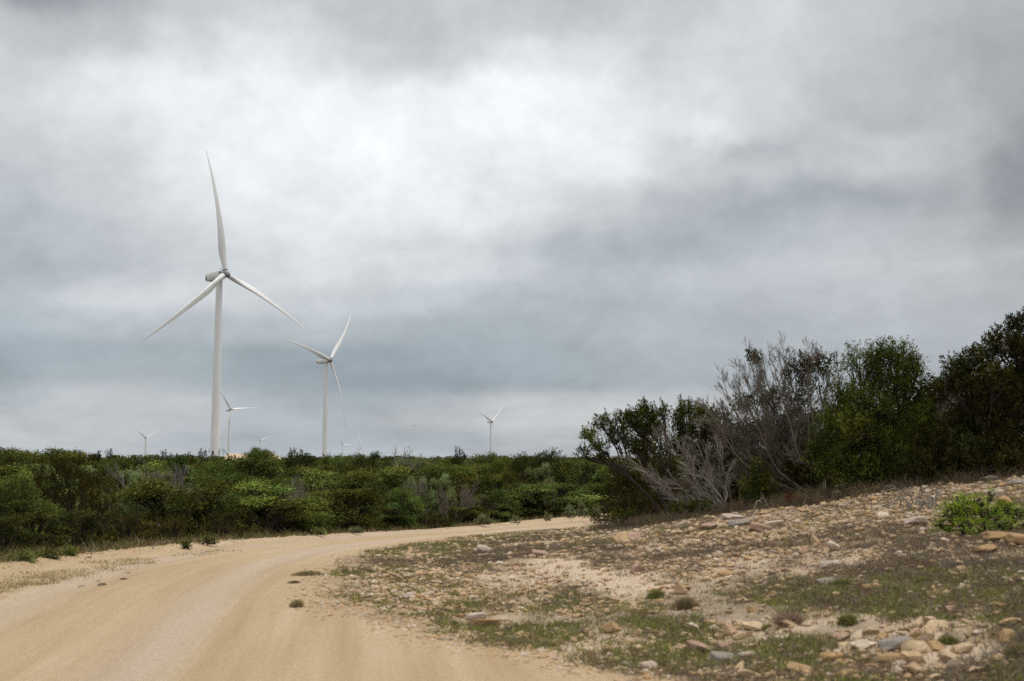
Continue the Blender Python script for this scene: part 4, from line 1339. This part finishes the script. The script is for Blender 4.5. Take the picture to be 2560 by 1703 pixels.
for a in [
    (1745, 1632, 74, 'rock_pink', 'largest rounded pinkish boulder among the bottom stones'), (1808, 1628, 42, 'rock_pink', 'pinkish stone touching the largest rounded boulder'),
    (1815, 1655, 62, 'rock_grey', 'flat grey-tan slab right below the pinkish pair'), (1868, 1645, 42, 'rock_pale', 'white rounded stone right of the flat slab'),
    (1535, 1580, 50, 'rock_orange', 'orange-tan stone crowning the small gravel heap by the road'), (1518, 1632, 38, 'rock_orange', 'orange lump at the foot of the gravel heap'),
    (1478, 1640, 30, 'rock_orange', 'small dark orange lump left of the heap foot'), (1215, 1568, 66, 'rock_orange', 'long flat tan slab at the edge of the bare dirt'),
    (1190, 1548, 40, 'rock_pale', 'pale flat stone just above the long flat slab'), (1000, 1452, 28, 'rock_pink', 'upright reddish stone leaning in the grass', ), (1070, 1492, 26, 'rock_pale', 'pale egg-shaped stone on the grassy point'),
    (1022, 1493, 30, 'rock_pale', 'flat pale stone left of the egg-shaped one'), (1045, 1438, 22, 'rock', 'small tan stone above the egg-shaped one'), (1135, 1562, 26, 'rock_dark', 'small blackish stone at the grass edge'),
    (2380, 1530, 44, 'rock_pink', 'reddish-brown boulder alone on the right of the slope'), (2065, 1462, 44, 'rock_grey', 'tilted grey-tan block in the middle of the slope'), (2180, 1475, 40, 'rock_orange', 'orange-tan block right of the tilted grey block'),
    (2075, 1418, 42, 'rock_pale', 'flat light slab above the tilted grey block'), (2335, 1625, 46, 'rock_orange', 'orange-tan boulder at the lower right'), (2240, 1620, 66, 'rock_grey', 'grey slab half sunk in the lower right stones'),
    (2080, 1650, 46, 'rock_orange', 'tan block among the bottom stones right of the middle'), (2000, 1685, 52, 'rock_orange', 'large orange block at the very bottom of the slope'), (2130, 1695, 70, 'rock_orange', 'wide tan boulder cut by the bottom edge'),
    (2225, 1655, 50, 'rock_orange', 'ochre block beside the grey sunk slab'), (1620, 1670, 42, 'rock_pale', 'pale flat stone at the dirt edge on the bottom'), (2300, 1690, 50, 'rock', 'tan stone at the bottom right below the ochre ones'),
    (1815, 1440, 36, 'rock_orange', 'orange flat stone lower on the middle slope'), (1570, 1352, 56, 'rock_pink', 'broad low pinkish boulder at the top left of the slope'), (1205, 1382, 42, 'rock_pale', 'whitish boulder near the far edge of the grassy point'),
    (1850, 1360, 30, 'rock_pink', 'rounded pinkish stone high on the middle slope'), (2495, 1242, 54, 'rock_pale', 'big pale boulder above the vivid green bush'), (2515, 1265, 60, 'rock_orange', 'orange-tan stone under the big pale boulder'),
    (2545, 1215, 60, 'rock_grey', 'weathered grey boulder at the right edge above the pale one'), (2480, 1205, 40, 'rock_grey', 'small grey boulder behind the big pale one'), (2505, 1352, 62, 'rock_orange', 'orange ledge block right of the vivid green bush'),
    (2570, 1362, 70, 'rock_orange', 'orange ledge block cut by the right edge'), (2465, 1380, 44, 'rock_orange', 'broken orange piece below the ledge'), (2290, 1312, 46, 'rock_pale', 'pale flat rock left of the vivid green bush'),
    (1830, 1302, 46, 'rock_pale', 'long pale slab at the foot of the dead brush'), (1850, 1315, 44, 'rock_grey', 'grey slab leaning on the long pale one'), (1905, 1330, 50, 'rock_pink', 'broad pink rock patch below the rust-red bush'), (1935, 1318, 40, 'rock_pale', 'pale rock above the broad pink patch'),
    (1710, 1318, 34, 'rock_pale', 'pale stone among the first stones at the top'), (1838, 1290, 22, 'rock_grey', 'grey knob just under the dead brush'), (1770, 1322, 40, 'rock_pink', 'pinkish slab left of the long pale one'), (2108, 1310, 20, 'rock_pale', 'small white stone in brush below the feathery juniper'),
    (2130, 1268, 16, 'rock_pale', 'white pebble-like stone in the brush by the green weed'), (2300, 1332, 28, 'rock_pale', 'lower pale rock left of the vivid green bush'), (1590, 1430, 30, 'rock_pink', 'pinkish stone by the top of the bare path'), (1350, 1390, 36, 'rock_pink', 'pinkish slab left of the bare path head'),
    (1955, 1600, 36, 'rock', 'tan stone above the tan block near the bottom'), (2420, 1590, 40, 'rock', 'half-buried stone right of the reddish-brown boulder'), (2520, 1600, 50, 'rock_orange', 'half-buried orange rock near the right edge'), (2100, 1600, 44, 'rock_pink', 'pink slab between bottom stones and the path'),
]:
    rock(*a, flat=.9 if a[2] < 60 else .75)

# the other stones of the slope that show as single stones
ZONES = [
    # polygon centre line px, spread, count, size range, label, group
    ('small limestone from the thin scatter across the upper slope below the trees', 'stones of the upper slope', 72, (1480, 2420), (1262, 1400), (14, 36)),
    ('limestone lump from the loose scatter over the middle slope', 'stones of the middle slope', 55, (1400, 2560), (1400, 1540), (16, 40)),
    ('limestone lump from the crowded stones along the bottom right', 'stones of the bottom right', 120, (1700, 2560), (1560, 1703), (26, 72)),
    ('tan lump from the small gravel heap beside the road', 'stones of the gravel heap', 28, (1440, 1660), (1575, 1660), (14, 34)),
    ('small pale stone from the few strewn on the grassy point', 'stones of the grassy point', 22, (900, 1380), (1370, 1560), (12, 26)),
]
for lb, gp, n, (u0, u1), (v0, v1), (s0, s1) in ZONES:
    k = 0
    for it in range(n * 12):
        if k >= n: break
        u, v = rng.uniform(u0, u1), rng.uniform(v0, v1)
        p = spot(u, v)
        di = float(poly_dist(np.array([p[0]]), np.array([p[1]]), INNER)[0][0])
        if di < .25: continue
        if 'heap' not in gp and fbm(np.array([p[0]]), np.array([p[1]]), .9, 3, 77)[0] < .42: continue
        wp = s0 + (s1 - s0) * rng.random() ** 2.2
        s = wp / FPX * p[1] * .5
        if any((p[0] - a) ** 2 + (p[1] - b) ** 2 < (s + c) ** 2 * .8 for a, b, c in placed): continue
        rock(u, v, wp, 'rock', lb, gp, flat=random.uniform(.7, 1.0), asp=random.uniform(.7, 1.1))
        k += 1


# gravel: pebbles past counting, one mesh
def pebble_mesh(name, label, pts, sizes, g, subs=1):
    mb = MB(); shapes = [stone_shape(subs, g, .6, 7) for _ in range(14)]
    Fi = ICO[subs][1]; nv = len(shapes[0])
    n = len(pts); pick = g.integers(0, 14, n); ang = g.uniform(0, 6.28, n)
    for s_ in range(14):
        m_ = np.nonzero(pick == s_)[0]
        if not len(m_): continue
        c, s = np.cos(ang[m_])[:, None], np.sin(ang[m_])[:, None]
        B = shapes[s_][None]
        V = np.stack([B[..., 0] * c - B[..., 1] * s, B[..., 0] * s + B[..., 1] * c, np.broadcast_to(B[..., 2], (len(m_), nv))], -1) * sizes[m_][:, None, None] + pts[m_][:, None]
        F = (Fi[None] + (np.arange(len(m_)) * nv)[:, None, None]).reshape(-1, 3)
        mb.add(V.reshape(-1, 3), F)
    return tag(mb.build(name, 'gravel'), label, 'gravel', None, 'stuff')


def scatter(n, r0, r1, a0, a1, g, power=1.0):
    rr = r0 * (r1 / r0) ** (g.random(n) ** power); aa = g.uniform(R(a0), R(a1), n)
    return rr * np.sin(aa), rr * np.cos(aa)


g1 = np.random.default_rng(77)
x, y = scatter(92000, 7.2, 34, -8, 27, g1)
di, _ = poly_dist(x, y, INNER)
dens = sstep(.0, .8, di) * (.25 + .75 * sstep(.42, .62, fbm(x, y, .8, 3, 77))) * (1 - .6 * VEGN(x, y)) * (1 - .85 * pale_mask(x, y))
keep = (g1.random(len(x)) < dens) & (di > .05)
x, y = x[keep], y[keep]
sz = .009 + .055 * g1.random(len(x)) ** 2.4 * np.clip(np.hypot(x, y) / 14, .7, 1.35)
pebble_mesh('slope_gravel', 'loose limestone gravel spread over the slope', np.stack([x, y, terrain(x, y) + sz * .15], 1), sz, g1)
x, y = scatter(130000, 7.0, 42, -27, 12, g1)
dl, _ = poly_dist(x, y, LEFT); di, _ = poly_dist(x, y, INNER); dm, _ = poly_dist(x, y, MID)
inside = np.minimum(dl, -di)
edge = np.exp(-(np.minimum(np.abs(dl), np.abs(di)) / .7) ** 2)
keep = (inside > -.4) & (g1.random(len(x)) < .22 + .75 * edge)
x, y, e_ = x[keep], y[keep], edge[keep]
sz = .004 + (.012 + .040 * e_) * g1.random(len(x)) ** 3.2
pebble_mesh('road_gravel', 'fine tan gravel on the dirt road', np.stack([x, y, terrain(x, y) - .016 - .03 * np.clip(np.exp(-((dm[keep] - 1.0) / .42) ** 2) + .8 * np.exp(-((dm[keep] + 1.1) / .45) ** 2), 0, 1) + sz * .2], 1), sz, g1, 0)


# grass: blades past counting
def grass(name, label, x, y, hgt, blades, tints, g, spread=.05, width=.006, lean=.5):
    n = len(x); N = n * blades
    z = terrain(x, y)
    B = np.repeat(np.stack([x, y, z], 1), blades, 0) + np.c_[g.normal(size=(N, 2)) * spread, np.zeros(N)]
    B[:, 2] = B[:, 2] - .005
    D = unit(np.c_[g.normal(size=(N, 2)) * lean, np.ones(N)])
    h = np.repeat(hgt, blades) * g.uniform(.35, 1.25, N)
    tn = np.repeat(tints, blades, 0) * g.uniform(.6, 1.35, (N, 1))
    S = unit(np.cross(D, np.c_[g.normal(size=(N, 2)), np.zeros(N)])) * (width * g.uniform(.6, 1.4, N))[:, None]
    bendv = np.c_[g.normal(size=(N, 2)) * .3, np.full(N, -.1)] * h[:, None]
    mid = B + D * h[:, None] * .55; tip = B + D * h[:, None] + bendv
    V = np.stack([B - S, B + S, mid + S * .8, mid - S * .8, tip], 1).reshape(-1, 3)
    i = np.arange(N)[:, None] * 5
    mb = MB(); mb.add(V, i + np.array([[0, 1, 2, 3]]), np.repeat(tn, 5, 0)); mb.f.append(i + np.array([[3, 2, 4]]))
    return tag(mb.build(name, 'grass'), label, 'grass', None, 'stuff')


g2 = np.random.default_rng(99)
BROWN, GREY, STRAW, GREEN, DULL = np.array([.155, .112, .078]), np.array([.20, .165, .130]), np.array([.30, .24, .13]), np.array([.175, .205, .055]), np.array([.165, .160, .070])
BROWN, GREY, STRAW, GREEN, DULL = BROWN * 1.2, GREY * 1.2, STRAW * 1.1, GREEN * np.array([1.3, 1.2, 1.2]), DULL * np.array([1.3, 1.2, 1.1])
x, y = scatter(56000, 7.2, 38, -10, 27, g2)
di, _ = poly_dist(x, y, INNER)
vg = VEGN(x, y) * (1 - .9 * pale_mask(x, y)) * (1 - .5 * sstep(3, 8, di))
keep = (di > -.15) & (g2.random(len(x)) < (.34 + .66 * vg) * (1 - .93 * pale_mask(x, y)) * sstep(-.2, .5, di + (fbm(x, y, .9, 3, 31) - .5)))
x, y, di = x[keep], y[keep], di[keep]
gr = sstep(.42, .62, fbm(x, y, .45, 3, 51) + .22 * np.exp(-((di - 1.2) / 1.6) ** 2))
u_ = g2.random(len(x))
isg = u_ < .08 + .70 * gr * (.30 + .70 * np.exp(-np.maximum(di - 1.0, 0) / 2.6))
ti = np.where((u_ > .93)[:, None], STRAW, np.where(isg[:, None], np.where((g2.random(len(x)) < .55)[:, None], GREEN, DULL), np.where((g2.random(len(x)) < .6)[:, None], BROWN, GREY)))
near = isg
grass('green_grass', 'short green grass in patches on the stony slope', x[near], y[near], g2.uniform(.03, .09, near.sum()), 16, ti[near], g2, .055, .0045)
grass('dry_grass', 'grey-brown dry grass and stubble on the stony slope', x[~near], y[~near], g2.uniform(.04, .12, (~near).sum()), 16, ti[~near], g2, .06, .0035, .8)
# brushy dead growth along the foot of the slope trees
x, y = scatter(9000, 20, 30, 4, 27, g2)
lo = (np.abs(y - (25.2 - .12 * x) + (fbm(x, y, .5, 3, 15) - .5) * 5) < 1.7) & (fbm(x, y, 1.1, 3, 16) + .3 * g2.random(len(x)) > .58)
x, y = x[lo], y[lo]
grass('dead_brush', 'thin brown dead brush along the foot of the slope trees', x, y, g2.uniform(.12, .38, len(x)), 12, np.where((g2.random(len(x)) < .8)[:, None], np.array([.115, .085, .062]), DULL), g2, .09, .005, .55)
# verge on the left, both sides of the road edge
x, y = scatter(16000, 12, 60, -28, 3, g2)
dl, _ = poly_dist(x, y, LEFT)
nn = fbm(x, y, .7, 3, 19)
strip = np.exp(-((dl - 1.6 + (nn - .5) * 1.4) / .42) ** 2) * (1 - sstep(19, 26, y)) * 1.3        # the grassy ridge inside the road edge
outer = sstep(-.5, .4, -dl) * (1 - sstep(2, 5, -dl))
keep = g2.random(len(x)) < np.maximum(strip * sstep(.36, .52, nn), outer)
x, y, dl = x[keep], y[keep], dl[keep]
ti = np.where((dl > 0)[:, None], np.where((g2.random(len(x)) < .72)[:, None], STRAW * 1.25, DULL * 1.15), np.where((g2.random(len(x)) < .55)[:, None], STRAW * .8, DULL * .8))
grass('verge_grass', 'dry and green grass along the left verge of the road', x, y, np.where(dl > 0, g2.uniform(.02, .065, len(x)), g2.uniform(.08, .35, len(x))), 14, ti, g2, .08, .005)


# low dark undergrowth that closes the foot of the wood
x, y = scatter(30000, 15, 75, -28, 16, g2)
dl, _ = poly_dist(x, y, LEFT)
keep = (dl < -.7) & (dl > -9) & (g2.random(len(x)) < .25 + .75 * sstep(.4, .6, fbm(x, y, .8, 3, 23)))
x, y, dl = x[keep], y[keep], dl[keep]
n = len(x); rep_ = 7
hh = (.25 + .75 * sstep(.7, 2.5, -dl)) * g2.uniform(.2, 1.3, n)
P = np.repeat(np.stack([x, y, terrain(x, y)], 1), rep_, 0) + np.c_[g2.normal(size=(n * rep_, 2)) * .16, np.zeros(n * rep_)]
P[:, 2] += np.repeat(hh, rep_) * g2.random(n * rep_)
mb = MB(); N = n * rep_
leaves(mb, P, UP + rnd3(N, g2) * .7, rnd3(N, g2), .13 * g2.uniform(.6, 1.3, N), .045 * g2.uniform(.6, 1.3, N))
tag(mb.build('undergrowth', 'juniper_brown'), 'dark undergrowth at the foot of the wood beyond the road', 'undergrowth', None, 'stuff')


# tufts one can point at
def tuft(label, u, v, wpx, hpx, tint, blades=260, dry=.0):
    p = spot(u, v); g = np.random.default_rng(int(u * 7 + v))
    k = p[1] / FPX; n = 26
    mb = MB()
    rr = wpx * k * .5
    N = blades * 3
    B = np.c_[g.normal(size=(N, 2)) * rr * np.array([.38, .32]), np.zeros(N)]
    B[:, 2] = terrain(p[0] + B[:, 0], p[1] + B[:, 1]) - p[2] - .005
    h = hpx * k * np.exp(-((B[:, 0] / rr) ** 2 + (B[:, 1] / rr) ** 2)) * g.uniform(.5, 1.3, N)
    D = unit(np.c_[B[:, :2] / rr * .7 + g.normal(size=(N, 2)) * .3, np.ones(N)])
    S = unit(np.cross(D, np.c_[g.normal(size=(N, 2)), np.zeros(N)])) * .005
    mid = B + D * h[:, None] * .55; tip = B + D * h[:, None] + np.c_[g.normal(size=(N, 2)) * .25 * h[:, None], -.1 * h]
    tn = np.where((g.random(N) < dry)[:, None], BROWN * 1.6, np.asarray(tint) * 1.15) * g.uniform(.55, 1.4, (N, 1))
    mb.add(np.stack([B - S, B + S, mid + S * .8, mid - S * .8, tip], 1).reshape(-1, 3), np.arange(N)[:, None] * 5 + np.array([[0, 1, 2, 3]]), np.repeat(tn, 5, 0))
    mb.f.append(np.arange(N)[:, None] * 5 + np.array([[3, 2, 4]]))
    o = mb.build('grass_tuft', 'grass', None); o.location = p
    if wpx > 85 and hpx < 20:
        o.name = 'grass_patch'; return tag(o, label, 'grass', None, 'stuff')
    return tag(o, label, 'grass tuft')


for a in [
    ('lone green grass tuft out on the bare dirt of the road', 742, 1518, 32, 26, DULL * 1.25, 90, .3), ('long low grass patch reaching into the road before the grassy point', 770, 1438, 90, 14, DULL, 170, .4),
    ('little dry tuft on the dirt between the two road patches', 735, 1458, 30, 8, BROWN, 160, .5), ('bright green tuft below the bare path head', 1640, 1495, 44, 24, (GREEN + DULL) * .42), ('brown-green tuft right of the bright one by the path', 1712, 1520, 64, 32, DULL, 240, .6),
    ('wide brown dead tuft in the middle of the lower slope', 1968, 1560, 90, 30, BROWN * 1.5, 220, .4), ('green tuft at the foot of the wide brown dead one', 1925, 1575, 40, 16, (GREEN + DULL) * .45), ('dark green tuft on the lower slope right of the wide brown one', 2118, 1560, 42, 28, (GREEN + DULL) * .42), ('small green weed on the right slope', 2312, 1460, 36, 20, (GREEN + DULL) * .42),
    ('green weed against the tilted grey block', 2105, 1470, 50, 26, (GREEN + DULL) * .4), ('green tuft by the grey sunk slab', 2370, 1610, 44, 24, (GREEN + DULL) * .45), ('grass tuft at the lower right edge', 2545, 1640, 60, 34, DULL, 300, .4),
]:
    tuft(*a)

# dark clods on the road
for u, v, wp in [(310, 1448, 20), (255, 1462, 16), (205, 1465, 18), (245, 1452, 12), (318, 1432, 14)]:
    rock(u, v, wp, 'rock_dark', 'dark flat clod lying on the left of the road', 'dark clods on the road', 'clod', .25)

# a bird far off above the wood
p = at(1036, 1065, 160)
mb = MB()
prof = [(.005, -.16), (.04, -.10), (.06, 0), (.045, .09), (.02, .15), (.003, .18)]
lathe(mb, prof, 10, np.array([[0, 1, 0], [0, 0, 1], [1, 0, 0]]))
for s in (-1, 1):
    V = np.array([(.06, 0, .02), (-.07, 0, .02), (.05, s * .2, .12), (-.08, s * .2, .12), (-.02, s * .42, .08), (-.07, s * .40, .08)])
    mb.add(np.r_[V, V - [0, 0, .012]], [[0, 1, 3, 2], [2, 3, 5, 4], [6, 8, 9, 7], [8, 10, 11, 9]])
o = mb.build('bird', 'bird_feathers', None, True); o.location = p; o.rotation_euler = (0, 0, .5); o.scale = (.6, .6, .6)
tag(o, 'tiny dark bird flying above the wood in the middle of the sky', 'bird')
